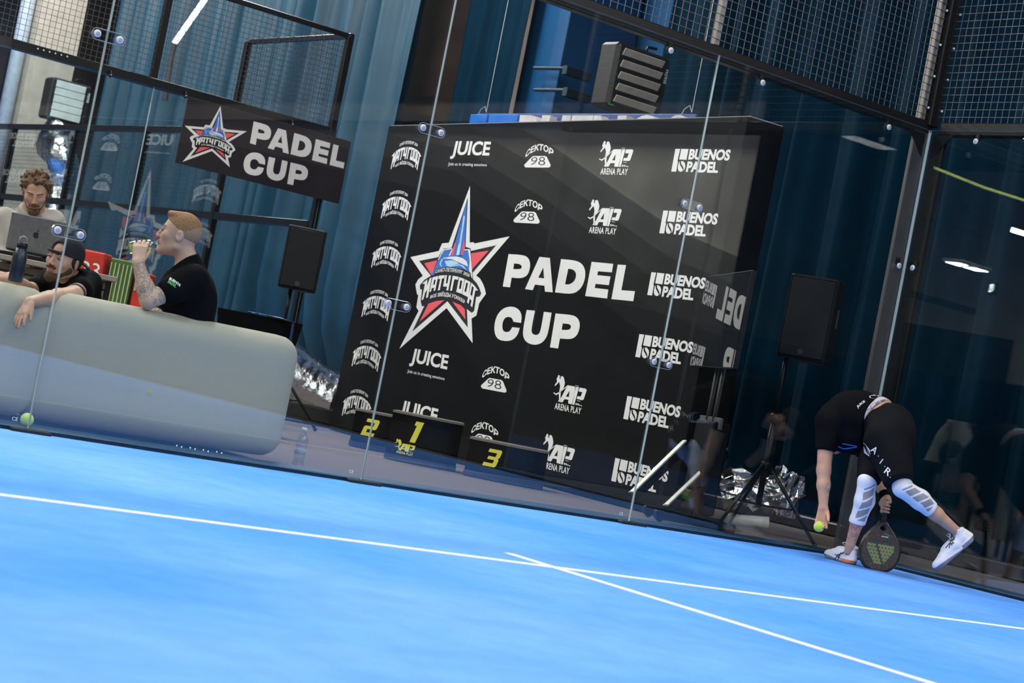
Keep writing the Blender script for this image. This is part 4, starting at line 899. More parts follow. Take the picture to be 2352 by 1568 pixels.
# ------------------------------------------------------------------ television on a trolley stand
TVM = bpy.data.materials.new('glossy tv screen'); TVM.use_nodes = True; bb = TVM.node_tree.nodes['Principled BSDF']; bb.inputs['Base Color'].default_value = (.006, .007, .009, 1); bb.inputs['Roughness'].default_value = .015; bb.inputs['IOR'].default_value = 1.75; bb.inputs['Specular IOR Level'].default_value = .6
nz = TVM.node_tree.nodes.new('ShaderNodeTexNoise'); nz.inputs['Scale'].default_value = 2; rp = TVM.node_tree.nodes.new('ShaderNodeValToRGB'); rp.color_ramp.elements[0].color = (.005, .006, .008, 1); rp.color_ramp.elements[1].color = (.008, .009, .011, 1)
TVM.node_tree.links.new(nz.outputs['Fac'], rp.inputs['Fac']); TVM.node_tree.links.new(rp.outputs[0], bb.inputs['Base Color'])
TP1 = np.array([-1.335, .055, 0]); taz = math.radians(29.05); td = np.array([math.sin(taz), math.cos(taz), 0]); TWD = 1.24; tn = np.array([-td[1], td[0], 0])
ztop = float(un(1722, 618, 1, .06)[2]); zbot = float(un(1692, 848, 1, .06)[2])
tv = root('television', tuple(TP1+td*TWD/2), 'thin dark television screen seen edge-on, mirroring the backdrop lettering', 'television')
Rt = np.array([td, -tn, [0, 0, 1]]).T
MB().box(TP1+td*TWD/2-tn*.02+np.array([0, 0, (ztop+zbot)/2]), (TWD, .035, ztop-zbot), 0, Rt, .004).build('casing', BLK, tv)
MB().box(TP1+td*TWD/2+np.array([0, 0, (ztop+zbot)/2]), (TWD-.012, .004, ztop-zbot-.014), 0, Rt).build('screen', TVM, tv)
st = root('television_stand', tuple(TP1+td*TWD/2-tn*.09), 'black trolley stand with two poles and slanting braces under the television', 'stand')
mc = TP1+td*TWD*.5-tn*.075
for q in (-.09, .09): MB().tube([mc+td*q+np.array([0, 0, .06]), mc+td*q+np.array([0, 0, zbot+.3])], .018, 10).build('pole', BLK, st, True)
MB().box(mc+np.array([0, 0, .72]), (.60, .02, .08), 0, Rt, .004).build('perforated_bar', mat('perforated bar', (.05, .05, .055), .4, var=.5, scale=90), st)
for q in (-.08, .28):
    a = mc+td*q+np.array([0, 0, .05]); e = MB().box(mc+td*q+tn*-.0+np.array([0, 0, .05]), (.06, .56, .06), 0, Rt, .008).build('foot_beam', BLK, st)
    for k in (-.24, .24): MB().sphere(mc+td*q+tn*k+np.array([0, 0, .026]), .026, 10).build('caster', BLK, e, True)
MB().box(mc-tn*.02+np.array([0, 0, .42]), (.50, .12, .62), 0, Rt, .01).build('column_box', mat('black column box', (.004, .004, .005), .6, spec=.1), st)
# two slanting black boards with pale edges leaning behind the glass
for k, ((x0, y0), (x1, y1)) in enumerate((((1452, 1130), (1573, 1012)), ((1530, 1160), (1666, 1030)))):
    a, b = un(x0, y0, 1, .30+.03*k), un(x1, y1, 1, .55+.03*k); 
    if k == 0: a = un(x0, y0, 1, .30)
    dr = b-a; L_ = np.linalg.norm(dr); dr /= L_; n_ = np.cross(dr, [0, 1, 0]); n_ /= np.linalg.norm(n_); Rr = np.array([dr, np.cross(n_, dr), n_]).T
    r = root('slanting_strut', tuple(a), 'slanting black strut with a pale front edge, %s of two by the television stand' % ('left' if k == 0 else 'right'), 'strut', 'slanting struts by the television stand')
    sgn = 1 if n_[2] < 0 else -1
    MB().box((a+b)/2, (L_, .03, .012), 0, Rr).build('edge_strip', mat('pale aluminium edge', (.42, .40, .33), .4, metal=.3), r)
    MB().box((a+b)/2+n_*sgn*.035+np.array([0, .01, 0]), (L_*.99, .05, .06), 0, Rr).build('bar', BLK, r)
# ------------------------------------------------------------------ table with stretch cover
TCV = mat('black stretch cloth', (.003, .003, .004), .85, spec=.06)
ta, tb = dep(500, 676, 14.6), dep(676, 702, 14.5); tz = .86; ta[2] = tb[2] = 0; tu = tb-ta; TL = float(np.linalg.norm(tu)); tu /= TL; tv_ = np.array([-tu[1], tu[0], 0]); tc_ = (ta+tb)/2+tv_*.20
tb_ = root('draped_table', tuple(tc_), 'table under a tight black stretch cloth behind the sofa', 'table')
m = MB(); V = []; K = 14; ring = []
for j in range(K+1):
    z = tz*j/K; t = j/K; w_ = 1-.16*math.sin(math.pi*min(1, (1-t)*1.02))**.8*.9 if True else 1
    L2 = TL/2*(1-.13*math.sin(math.pi*(1-t))); D2 = .19*(1-.18*math.sin(math.pi*(1-t)))
    for i in range(32):
        a = 2*math.pi*i/32; c, s_ = math.cos(a), math.sin(a); e = .22; x = math.copysign(abs(c)**e, c)*L2; y = math.copysign(abs(s_)**e, s_)*D2; V.append(tc_+tu*x+tv_*y+np.array([0, 0, z+.002]))
F = [(j*32+i, j*32+(i+1) % 32, (j+1)*32+(i+1) % 32, (j+1)*32+i) for j in range(K) for i in range(32)]+[tuple(K*32+i for i in range(32)), tuple(range(32))[::-1]]
m.add(V, F).build('stretch_cover', TCV, tb_, False)
# cables on the table
BLC = mat('blue cable', (.02, .10, .35), .4); 
cb = root('cable_bundle', tuple(dep(676, 704, 14.4)), 'bundle of blue and black cables hanging over the right edge of the draped table', 'cables')
for k in range(4):
    p0 = tb+np.array([0, 0, tz+.012])-tu*(.10+.03*k); pts = [p0-tu*.15, p0, tb+tu*(.012+.006*k)-tv_*.01*k+np.array([0, 0, tz]), tb+tu*(.02+.006*k)-tv_*.01*k+np.array([0, 0, tz-.10]), tb+tu*(.005+.02*k)-tv_*.012*k+np.array([0, 0, tz-.20-.02*k])]
    MB().tube(pts, .006, 8).build('cable', BLC if k % 2 == 0 else BLK, cb, True)
# ------------------------------------------------------------------ DJ corner: desk, laptop, crates
DX = dep(70, 640, 12.4); DX[2] = 0
dk = root('equipment_desk', tuple(DX), 'grey equipment desk with black frame bars behind the sofa', 'desk')
GD = mat('warm grey desk board', (.30, .26, .23), .6, scale=6)
Rd = rotz(math.radians(-20)); LP = lambda x, y, z: DX+Rd@np.array([x, y, 0])+np.array([0, 0, z])
MB().box(LP(0, .2, .88), (1.05, .5, .035), 0, Rd, .004).build('desktop', GD, dk)
MB().box(LP(0, .15, .52), (.95, .03, .66), 0, Rd, .004).build('front_panel', GD, dk)
for x in (-.48, .48):
    for y in (.0, .4): MB().box(LP(x, y, .43), (.035, .035, .86), 0, Rd, .003).build('leg', BLK, dk)
for z in (.62, .80): MB().box(LP(0, .0, z), (.95, .012, .012), 0, Rd).build('frame_bar', BLK, dk)
m = MB()
for k in range(4): m.tube([LP(.30+.02*k, -.02, .86), LP(.33-.02*k, -.05, .70), LP(.28+.03*k, -.03, .5), LP(.34, -.04, .34)], .005, 6)
m.build('cables', WIR, dk, True)['kind'] = 'stuff'
lp = dep(83, 540, 12.55); LPZ = float(lp[2])
lpt = root('laptop', tuple(lp), 'open space-grey laptop on a raised stand in front of the grey-shirted man', 'laptop')
Lf = np.array([-.44, -.90, 0]); Lf /= np.linalg.norm(Lf); Lr = np.array([-Lf[1], Lf[0], 0]); Lr = Lr if Lr[0] > 0 else -Lr; tilt = math.radians(12); Lu = np.array([0, 0, 1])*math.cos(tilt)+(Lf*math.sin(tilt)); Ln = np.cross(Lr, Lu)*-1; Ln = Ln if Ln@Lf > 0 else -Ln
RL = np.array([Lr, Ln, Lu]).T
LID = mat('space grey aluminium', (.17, .17, .19), .4, metal=.5, scale=30); 
MB().box(lp+np.array([0, 0, .0]), (.345, .008, .235), 0, RL, .006).build('lid', LID, lpt)
hinge = lp-Lu*.118; MB().box(hinge-Lf*.12, (.345, .235, .014), 0, np.array([Lr, -Lf, [0, 0, 1]]).T, .006).build('keyboard_base', LID, lpt)
ac = lp+Ln*.0043; apl = []
for k in range(40):
    a = 2*math.pi*k/40; x, y = math.cos(a), math.sin(a); rr = 1-.16*math.exp(-((a-math.pi/2)/.25)**2)-.08*math.exp(-((a-3*math.pi/2)/.2)**2); px_, py_ = rr*x*.95, rr*y
    d_ = math.hypot(px_-1.15, py_-.12); 
    if d_ < .48: px_ = 1.15-math.sqrt(max(.48**2-(py_-.12)**2, 0))
    apl.append((px_*.019, py_*.021))
A = Art().poly(apl).poly([(.002, .024), (.004, .032), (.011, .038), (.012, .030), (.007, .025)])
mb = MB(); A.into(mb, ac, Lr, Lu, Ln); mb.build('fruit_emblem', mat('black emblem', (.008, .008, .01), .2), lpt)
ls = root('laptop_stand', tuple(hinge-np.array([0, 0, .05])), 'black raised shelf under the laptop', 'stand')
MB().box(hinge-Lf*.10-np.array([0, 0, .045]), (.42, .28, .05), 0, np.array([Lr, -Lf, [0, 0, 1]]).T, .006).build('tray', BLK, ls)
for q in (-.17, .17): MB().box(hinge-Lf*.10+Lr*q-np.array([0, 0, (.07+hinge[2]-.9)/2+.0]), (.03, .03, max(.02, float(hinge[2])-.9-.06)), 0).build('support', BLK, ls)
# red and green crates behind the wire mesh
q = dep(215, 628, 15.5)
o = root('drinks_crate', (float(q[0]), float(q[1]), 0), 'tall red drinks crate with white printed figures behind the cap wearer', 'crate'); Rq = rotz(math.radians(-36)); 
MB().box((q[0], q[1], (q[2]+.17)/2), (.19, .30, q[2]+.17), 0, Rq, .01).build('body', mat('red plastic', (.55, .035, .02), .4), o)
mb = MB(); fr_ = Rq@np.array([0, -1, 0]); Art().text('33', -.07, -.06, .07, .06, offset=0.0).into(mb, np.array([q[0], q[1], q[2]+.02])+fr_*.151, Rq@np.array([1, 0, 0]), (0, 0, 1), fr_); mb.build('printed_figures', INKW, o)
q2 = q+Rq@np.array([.22, .05, 0]); o = root('striped_crate', (float(q2[0]), float(q2[1]), 0), 'green crate with pale vertical stripes right of the red crate', 'crate')
MB().box((q2[0], q2[1], (q[2]+.15)/2), (.19, .26, q[2]+.15), 0, Rq, .01).build('body', mat('green plastic', (.06, .13, .035), .5), o)
for k in range(6): MB().box(np.array([q2[0], q2[1], (q[2]+.13)/2])+Rq@np.array([-.08+.032*k, -.134, 0]), (.010, .008, q[2]+.10), 0, Rq).build('stripe', mat('pale stripe', (.42, .46, .22), .5), o)
q3 = q+Rq@np.array([.40, .05, 0]); o = root('narrow_crate', (float(q3[0]), float(q3[1]), 0), 'narrow dark red crate right of the green striped one', 'crate'); MB().box((q3[0], q3[1], (q[2]+.08)/2), (.12, .26, q[2]+.08), 0, Rq, .01).build('body', mat('red plastic', (.55, .035, .02), .4), o)
MB().box(np.array([q3[0], q3[1], q[2]-.02])+Rq@np.array([0, -.134, 0]), (.10, .006, .10), 0, Rq).build('paper_patch', mat('pale patch', (.5, .42, .35), .5), o)
# ================================================================== PEOPLE
from mathutils.bvhtree import BVHTree
def skinmat(name, col, var=.10): return mat(name, col, .5, var=var, scale=14, bump=.08, bscale=180, spec=.4)
SK1 = skinmat('warm skin', (.54, .30, .20)); SK2 = skinmat('fair skin', (.60, .36, .26)); SK3 = skinmat('tanned skin', (.52, .30, .21))
def tattoo(name, col, ink=(.10, .085, .08), sc=17, thr=.52):
    m = mat(name, col, .5); N = m.node_tree.nodes; L = m.node_tree.links; b = N['Principled BSDF']; tc = N.new('ShaderNodeTexCoord')
    n = N.new('ShaderNodeTexNoise'); n.inputs['Scale'].default_value = sc; n.inputs['Detail'].default_value = 5; n.inputs['Distortion'].default_value = 2.2; L.new(tc.outputs['Object'], n.inputs['Vector'])
    r = N.new('ShaderNodeValToRGB'); e = r.color_ramp.elements; e[0].position = thr-.03; e[0].color = (*col, 1); e[1].position = thr+.02; e[1].color = (*[a*.55+b_*.45 for a, b_ in zip(ink, col)], 1); x = e.new(thr+.10); x.color = (*[a*.4+b_*.6 for a, b_ in zip(ink, col)], 1); x2 = e.new(thr+.13); x2.color = (*col, 1)
    L.new(n.outputs['Fac'], r.inputs['Fac']); L.new(r.outputs[0], b.inputs['Base Color']); return m
TAT1 = tattoo('tattooed shin skin', (.52, .28, .2), (.25, .03, .03), 22, .42); TAT2 = tattoo('tattooed forearm skin', (.58, .38, .28), (.08, .08, .09), 24, .47)
TEE = mat('black jersey cloth', (.0045, .0045, .006), .85, var=.15, scale=8, bump=.5, bscale=14, spec=.07); SHO = mat('black sport shorts', (.0055, .006, .008), .8, var=.15, scale=6, bump=.6, bscale=12, spec=.10)
DKH = mat('dark brown hair', (.035, .020, .013), .8, var=.35, scale=90, bump=.7, bscale=220); BLH = mat('dark blond hair', (.36, .18, .08), .7, var=.3, scale=120, bump=.6, bscale=260); BRH = mat('curly brown hair', (.13, .070, .038), .75, var=.4, scale=70, bump=.8, bscale=150)
FADE = mat('faded side hair', (.38, .22, .15), .7, var=.15, scale=200, bump=.2, bscale=400); BRD = mat('short beard', (.085, .045, .030), .85, var=.4, scale=160, bump=.5, bscale=320)
LIPM = mat('lips', (.42, .16, .13), .45)
def bvh_of(*objs):
    V = []; F = []; n = 0
    for o in objs:
        off = WL[o.name]
        V += [tuple(np.array(v.co)+off) for v in o.data.vertices]; F += [tuple(i+n for i in p.vertices) for p in o.data.polygons]; n = len(V)
    return BVHTree.FromPolygons(V, F)
def decal(name, art, bvh, mats, parent, lift=.0025, sub=0):
    """flat print laid onto a garment: every vertex lands on the surface it is printed on"""
    mb = MB(); 
    for V, F, m, l in art.P:
        P = []; ok = []
        for p in V:
            d = ray(p[0], p[1]); h = bvh.ray_cast(Vector(CAM), Vector(d).normalized())
            if h[0] is None: P.append((0, 0, 0)); ok.append(False)
            else: P.append(tuple(np.array(h[0])+np.array(h[1])*(lift+.0007*l) if (np.array(h[1])@d) < 0 else np.array(h[0])-np.array(h[1])*(lift+.0007*l))); ok.append(True)
        P = np.array(P); FF = []
        for f in F:
            if all(ok[i] for i in f) and max(np.linalg.norm(P[f[0]]-P[i]) for i in f) < .15:
                n_ = np.cross(P[f[1]]-P[f[0]], P[f[2]]-P[f[0]]); FF.append(f if n_@FW < 0 else f[::-1])
        mb.add(P, FF, m)
    return mb.build(name, mats, parent)
Rh = np.array([math.cos(YAW), -math.sin(YAW), 0]); Fh = np.array([math.sin(YAW), math.cos(YAW), 0]); Z = np.array([0, 0, 1.0])
def pt(px, py, D): return dep(px, py, D)
# ------------------------------------------------------------------ the bending player
pl_ = root('person', tuple(un(1950, 1296, 2, 0)), 'person in black shirt and shorts with white calf sleeves bending down at the court corner', 'person')
hL, kL, aL = pt(2022, 1005, 12.50), pt(1992, 1104, 12.26), pt(1953, 1250, 12.33)
hR, kR, aR = pt(2062, 1002, 12.28), pt(2072, 1120, 12.08), pt(2196, 1219, 12.2)
pel, wai, chs, nek, hed = pt(2048, 982, 12.38), pt(2010, 958, 12.47), pt(1948, 962, 12.6), pt(1918, 990, 12.72), pt(1930, 1000, 12.84)
sL, eL, wLh = pt(1901, 968, 12.46), pt(1892, 1080, 12.40), pt(1891, 1166, 12.34)
sR, eR, wRh = pt(1965, 985, 12.72), pt(2000, 1078, 12.72), pt(2036, 1146, 12.56)
def leg_prims(h, k, a, back):
    t = (a-k)/np.linalg.norm(a-k); m1 = k+(a-k)*.30+back*.016; m2 = k+(a-k)*.62+back*.006
    return [cone(h, .085, k, .055, .02), cone(k, .052, m1, .058, .02), cone(m1, .056, m2, .044, .02), cone(m2, .043, a, .030, .02)]
bkL = Fh*-.4+Rh*.9; bkR = Z*.6+Rh*.5
skin = [cone(pel, .12, wai, .12, .05), cone(wai, .12, chs, .13, .05), cone(chs, .12, nek, .06, .04)]
skin += leg_prims(hL, kL, aL, bkL)+leg_prims(hR, kR, aR, bkR)
skin += [cone(sL, .058, eL, .044, .02), cone(eL, .043, eL+(wLh-eL)*.4, .041, .02), cone(eL+(wLh-eL)*.4, .041, wLh, .027, .02)]
skin += [cone(sR, .058, eR, .044, .02), cone(eR, .043, wRh, .027, .02), cone(chs, .10, sL, .06, .03), cone(chs, .10, sR, .06, .03)]
handL = hand(wLh, pt(1884, 1222, 12.31)-wLh, Fh*.9+Rh*.15, Rh*1-Z*.1, curl=(.55, .6, .62, .7), tcurl=.75, topen=.25)
skin += handL
rT, rB = pt(2036, 1152, 12.54), pt(2014, 1309, 12.47); rdir = (rB-rT)/np.linalg.norm(rB-rT)
hdir = rdir*.75+Rh*.55+Fh*-.3
gc = rT+rdir*.035; skin += grip(gc, rdir, -Rh*.7+Fh*.7, .0165, back=-FW+RX*.3)+[cone(wRh, .026, gc+(-Rh*.7+Fh*.7)*.03-rdir*.02, .022, .02)]
hp_, T, Rf = head_prims(hed, -Z*.75-Rh*.4+Fh*.3, Fh*.5-Rh*.35-Z*.5); skin += hp_+[cone(nek, .055, hed-(T(0, -.02, .0)-hed)*0, .055, .02)]
for a, f in ((aL, -Rh*.62+Fh*.78), (aR, pt(2150, 1297, 12.2)-pt(2226, 1222, 12.2))):
    f = f/np.linalg.norm(f); skin.append(cone(a, .030, a+f*.012+(-Z*.050 if a is aL else -(UP*.75-RX*.62)*.045), .022, .006))
def tatmap(C):
    r = np.zeros(len(C)); k = kL+(aL-kL)*.68; d = (C-aL)@((kL-aL)/np.linalg.norm(kL-aL)); near = np.linalg.norm(C-(aL+np.outer(d, (kL-aL)/np.linalg.norm(kL-aL))), axis=1) < .07
    r[near & (d > .04) & (d < .17)] = 1; v = (eL-wLh)/np.linalg.norm(eL-wLh); d = (C-wLh)@v; q = np.linalg.norm(C-(wLh+np.outer(d, v)), axis=1) < .05
    r[q & (d > .06) & (d < .15) & ((C-wLh)@RX > .012)] = 2; return r
body = blob('body', skin, [SK1, TAT1, TAT2], pl_, .0055, tatmap)
blob('hair', [ell(T(0, -.018, .045), (.083, .10, .086), Rf, .01), cut(Rf@np.array([0, .8, -1]), T(0, .05, .03))], DKH, pl_, .008)
# shirt
belly = pt(1958, 1005, 12.52)
sh = [cone(pt(2012, 965, 12.46), .155, chs, .165, .06), ell(pt(1966, 952, 12.50), (.165, .16, .16), None, .05), ell(belly, (.14, .15, .105), None, .06), cone(chs, .15, sL, .075, .05), cone(chs, .14, sR, .075, .05), ell(pt(1925, 980, 12.58), (.14, .14, .15), None, .05)]
sh += [cone(sL, .078, sL+(eL-sL)*.54, .068, .03), cone(sR, .078, sR+(eR-sR)*.5, .066, .03)]
wv = (wai-pel)/np.linalg.norm(wai-pel)
shirt = blob('shirt', sh+[cut(-(chs-pel)/np.linalg.norm(chs-pel)+Z*-.05, pt(2016, 960, 12.45), .006), cut((eL-sL), sL+(eL-sL)*.56, .004) if False else cut((eL-sL), sL+(eL-sL)*.60, .004)], TEE, pl_, .0075, noise=lambda X: .0035*np.sin(30*X[:, 0]+14*X[:, 2]+4*np.sin(9*X[:, 1])))
# shorts: pelvis, buttock, two wide legs
so = [ell(pt(2040, 990, 12.36), (.143, .145, .148), None, .05), ell(pt(2060, 1003, 12.26), (.115, .12, .135), None, .05), cone(pt(2010, 968, 12.46), .13, pel, .15, .05)]
def shortleg(h, k, f, r0, r1): e = h+(k-h)*f; return [cone(h, r0, e, r1, .035)], e
hRs, kRs = pt(2038, 1010, 12.23), pt(2066, 1112, 12.06); l1, e1 = shortleg(hRs, kRs, .96, .148, .090); l2, e2 = shortleg(hL, kL, .88, .115, .080)
shorts = blob('shorts', so+[cut(wv, pt(2006, 965, 12.46), .006)]+[l1[0], l2[0]]+[cut((kR-hR)+RX*.06, pt(2072, 1108, 12.08), .004)], SHO, pl_, .0075, noise=lambda X: .004*np.sin(26*X[:, 2]+20*X[:, 0]+3*np.sin(11*X[:, 1])))
wb = [cone(pt(2012, 964, 12.45)+wv*-.004, .141, pt(2000, 961, 12.47), .144, .01)]
c0 = pt(2010, 963, 12.46); band = blob('waistband', [ell(c0, (.151, .149, .153), None, .01), cut(wv, c0+wv*.030, .003), cut(-wv, c0-wv*.016, .003)], mat('grey white waistband', (.50, .46, .50), .7), pl_, .006)
# calf sleeves with chevrons
SLW = mat('white compression sleeve', (.74, .74, .80), .7, var=.03, bump=.1, bscale=300); SLG = mat('grey sleeve chevron', (.27, .26, .28), .7, var=.06)
def sleeve(h, k, a, back, face, flip, frac):
    t = (a-k)/np.linalg.norm(a-k); L_ = np.linalg.norm(a-k); pr = [cone(p[1]+(0 if i else 0), p[2]+.005, p[3], p[4]+.005, .02) for i, p in enumerate(leg_prims(h, k, a, back))]
    up = (h-k)/np.linalg.norm(h-k)
    ex = .10 if flip else .05; pr = [cone(k+up*ex, .066, k, .057, .02)]+pr[1:]+[cut(t, k+t*L_*frac, .003), cut(-up*-1 if False else (-t if not flip else up), k-t*.05 if not flip else k+up*ex, .003)]
    fc = face-t*(face@t); fc /= np.linalg.norm(fc); sd_ = np.cross(t, fc)
    def fn(C):
        s = (C-k)@t; x = (C-k)@sd_; y = (C-k)@fc; r = np.zeros(len(C)); u = (s-.02+abs(1)*np.abs(x)*.0-x*.75*(1 if not flip else -1))/.062
        fr = u-np.floor(u); r[(y > .0) & (fr > .22) & (u > -.2) & (s < L_*frac-.03) & (np.abs(x-.012) < .030)] = 1; return r
    return blob('calf_sleeve', pr, [SLW, SLG], pl_, .0032, fn)
slv1 = sleeve(hL, kL, aL, bkL, -FW+RX*.55, False, .66); slv2 = sleeve(hR, kR, aR, bkR, -FW+UP*.7, True, .52)
# shoes
SHW = mat('white running shoe', (.78, .77, .82), .6, var=.03, bump=.15, bscale=200); SHG = mat('shoe sole grey blue', (.16, .19, .26), .6); SHOr = mat('orange heel foam', (.85, .22, .05), .5); SHDK = mat('dark shoe stripe', (.03, .035, .06), .5)
def shoe(o, f, u, label=None, lift=False):
    R = frame(f, u); Tt = lambda x, y, z: o+R@(np.array([x, y, z])*np.array([1.04, 1.04, 1.16]))
    pr = [cone(Tt(0, .040, .045), .037, Tt(0, .10, .044), .039, .02), cone(Tt(0, .10, .044), .039, Tt(0, .20, .034), .037, .02), ell(Tt(0, .235, .028), (.039, .055, .028), R, .02), cone(Tt(0, .045, .06), .036, Tt(0, .030, .095), .036, .02), ell(Tt(0, .135, .068), (.026, .055, .020), R, .02)]
    pr += [cone(Tt(0, .035, .014), .042, Tt(0, .12, .012), .036, .01), cone(Tt(0, .12, .012), .036, Tt(0, .225, .014), .043, .01), cone(Tt(0, .225, .014), .043, Tt(0, .262, .020), .030, .01), cone(Tt(0, -.0, .030), .022, Tt(0, .012, .060), .024, .015)]
    pr += [cut(-R[:, 2], Tt(0, 0, .001), .003), cut(R[:, 2]*1+R[:, 1]*-.35, Tt(0, .035, .103), .004)]
    def fn(C):
        q = (C-o)@R; r = np.zeros(len(C)); r[q[:, 2] < .012+.02*np.clip(q[:, 1]-.16, 0, 1)] = 1; r[(q[:, 2] < .028) & (q[:, 2] >= .010) & (q[:, 1] < .085)] = 2; r[(q[:, 2] < .026) & (q[:, 1] > .12) & (q[:, 2] < .012+(q[:, 1]-.12)*.12)] = 1; return r
    s = blob('shoe', pr, [SHW, SHG, SHOr if not lift else SHG], pl_, .003, fn)
    m = MB()
    for y in (.095, .115, .135, .155): m.tube([Tt(-.022, y, .075-(y-.09)*.15), Tt(0, y+.006, .090-(y-.09)*.28), Tt(.022, y, .075-(y-.09)*.15)], .0032, 6)
    for q in (-1, 1): m.tube([Tt(0, .09, .094), Tt(q*.02, .085, .112), Tt(q*.034, .10, .106), Tt(q*.016, .10, .094)], .003, 6)
    m.build('laces', SHW, s, True); return s
fL = -Rh*.44+Fh*.90; fL /= np.linalg.norm(fL); oL = un(1959, 1297, 2, .0)+np.array([0, 0, 0]); oL[2] = .0
s1 = shoe(oL+fL*-.0, fL, Z); 
fR = pt(2148, 1300, 12.2)-pt(2229, 1232, 12.2); fR /= np.linalg.norm(fR); uR = pt(2196, 1219, 12.2)-pt(2216, 1268, 12.2)
s2 = shoe(pt(2236, 1240, 12.2), fR, UP*.75-RX*.62, lift=True)
bs = bvh_of(s1); 
def strokes(pts, w):
    a = Art()
    for p, q in zip(pts[:-1], pts[1:]):
        p, q = np.array(p, float), np.array(q, float); n_ = np.array([-(q-p)[1], (q-p)[0]]); n_ = n_/np.linalg.norm(n_)*w/2; K = max(1, int(np.linalg.norm(q-p)/4))
        for i in range(K): a0 = p+(q-p)*i/K; a1 = p+(q-p)*(i+1)/K; a.poly([tuple(a0+n_), tuple(a1+n_), tuple(a1-n_), tuple(a0-n_)])
    return a
a = Art(); 
for q in ([(1922, 1274), (1938, 1270)], [(1916, 1284), (1930, 1272), (1942, 1266)], [(1924, 1286), (1932, 1268)], [(1918, 1272), (1931, 1284)]): a.P += strokes(q, 1.6).P
decal('side_stripes', a, bs, SHDK, s1)
bs = bvh_of(s2); a = Art()
for q in ([(2172, 1258), (2194, 1232)], [(2178, 1250), (2192, 1246)], [(2180, 1242), (2194, 1238)], [(2186, 1236), (2180, 1258)], [(2191, 1232), (2186, 1252)]): a.P += strokes(q, 1.8).P
decal('side_stripes', a, bs, SHDK, s2)
a = Art().poly([(2176, 1232), (2172, 1240), (2175, 1243), (2180, 1236)]); decal('orange_tab', a, bs, SHOr, s2)
MB().tube([wRh+(eR-wRh)*.05, wRh+(eR-wRh)*.22], .034, 18).build('wristband', TEE, pl_, True)
bs = bvh_of(shorts)
a = Art()
for ch, (x, y), sz_ in (('A', (2009, 1033), 17), ('I', (2025, 1059), 14), ('R', (2040, 1083), 17)):
    th = math.radians(42); c, s_ = math.cos(th), math.sin(th); w_ = sz_*(.85 if ch != 'I' else .16)
    a.text(ch, 0, 0, 1, 1, warp=lambda u, v, x=x, y=y, w_=w_, sz_=sz_: np.array([x+(u-.5)*w_*c+(v-.5)*sz_*s_*.8, y+(u-.5)*w_*s_-(v-.5)*sz_*c]), offset=.012, res=3)
for x, y in ((2018, 1047), (2033, 1071), (2045, 1096)): a.poly([(x-1.3, y), (x, y-1.3), (x+1.3, y), (x, y+1.3)])
for q in ([(1984, 1016), (1990, 1022), (1998, 1048), (1985, 1040)], [(1990, 1022), (1998, 1032), (2000, 1045)]): a.poly(q)
decal('printed_letters', a, bs, INKW, shorts)
bs = bvh_of(shirt); a = Art().text('JUICE', 0, 0, 1, 1, warp=arcwarp([(1971, 939), (1979, 931), (1988, 924)], [(1967, 933), (1976, 925), (1985, 919)]), offset=.03, res=2)
a.poly([(1996, 910), (2006, 907), (2018, 909), (2021, 914), (2008, 916), (1998, 914)]).text('98', 0, 0, 1, 1, m=1, lay=1, warp=arcwarp([(2002, 914), (2008, 914), (2015, 914)], [(2003, 909), (2009, 908), (2016, 909)]), offset=.0)
decal('printed_logo', a, bs, [INKW, BLKP], shirt)
bs = bvh_of(band); a = Art().text('NIKE', 0, 0, 1, 1, warp=arcwarp([(1993, 949), (2012, 931), (2034, 923)], [(1989, 942), (2008, 925), (2032, 917)]), offset=.03); decal('printed_letters', a, bs, mat('grey letters', (.2, .18, .22), .6), band)
a = Art(); a.P += strokes([(1925, 1024), (1938, 1030), (1968, 1026)], 2.2).P+strokes([(1935, 1018), (1968, 1024)], 1.8).P
decal('blue_trim', a, bvh_of(shirt), mat('bright blue trim', (.02, .25, .75), .4), shirt)
# ball in the left hand, racket in the right
bl = pt(1881, 1209, 12.285); ball(tuple(bl), 'yellow-green tennis ball in the left hand of the bending player')
rk = root('padel_racket', tuple(rB), 'dark perforated padel racket with yellow-green pattern held head down beside the player', 'racket')
ry = -rdir; rn = -FW-ry*(-FW@ry); rn /= np.linalg.norm(rn); rx = np.cross(ry, rn); rx = rx if rx@RX > 0 else -rx
prof_ = [(0, 0), (.045, .006), (.082, .026), (.108, .062), (.119, .105), (.116, .150), (.100, .195), (.072, .235), (.045, .262), (.028, .285), (.018, .300)]
outl = [(x, y) for x, y in prof_]+[(-x, y) for x, y in prof_[::-1][:-1]]
# smooth outline
def smooth(P, k=2):
    for _ in range(k):
        Q = []
        for i in range(len(P)): a, b = np.array(P[i]), np.array(P[(i+1) % len(P)]); Q += [tuple(a*.75+b*.25), tuple(a*.25+b*.75)]
        P = Q
    return P
outl = smooth(outl, 1); holes = []
for iy in range(8):
    for ix in range(-4, 5):
        x, y = ix*.022+(.011 if iy % 2 else 0), .035+iy*.022
        lim = float(np.interp(y, [p[1] for p in prof_], [p[0] for p in prof_]))-.028
        if abs(x) < lim and y < .215: holes.append([(x+.0055*math.cos(a_), y+.0055*math.sin(a_)) for a_ in [2*math.pi*k/8 for k in range(8)]])
tri_open = [(-.022, .262), (-.012, .290), (.012, .290), (.022, .262), (0, .250)]
RKM = mat('dark carbon racket', (.05, .040, .036), .3, var=.4, scale=60, coat=.5)
N = RKM.node_tree.nodes; L = RKM.node_tree.links; bsd = N['Principled BSDF']; src = bsd.inputs['Base Color'].links[0].from_socket
tcn = N.new('ShaderNodeTexCoord'); sx = N.new('ShaderNodeSeparateXYZ'); L.new(tcn.outputs['Object'], sx.inputs[0])
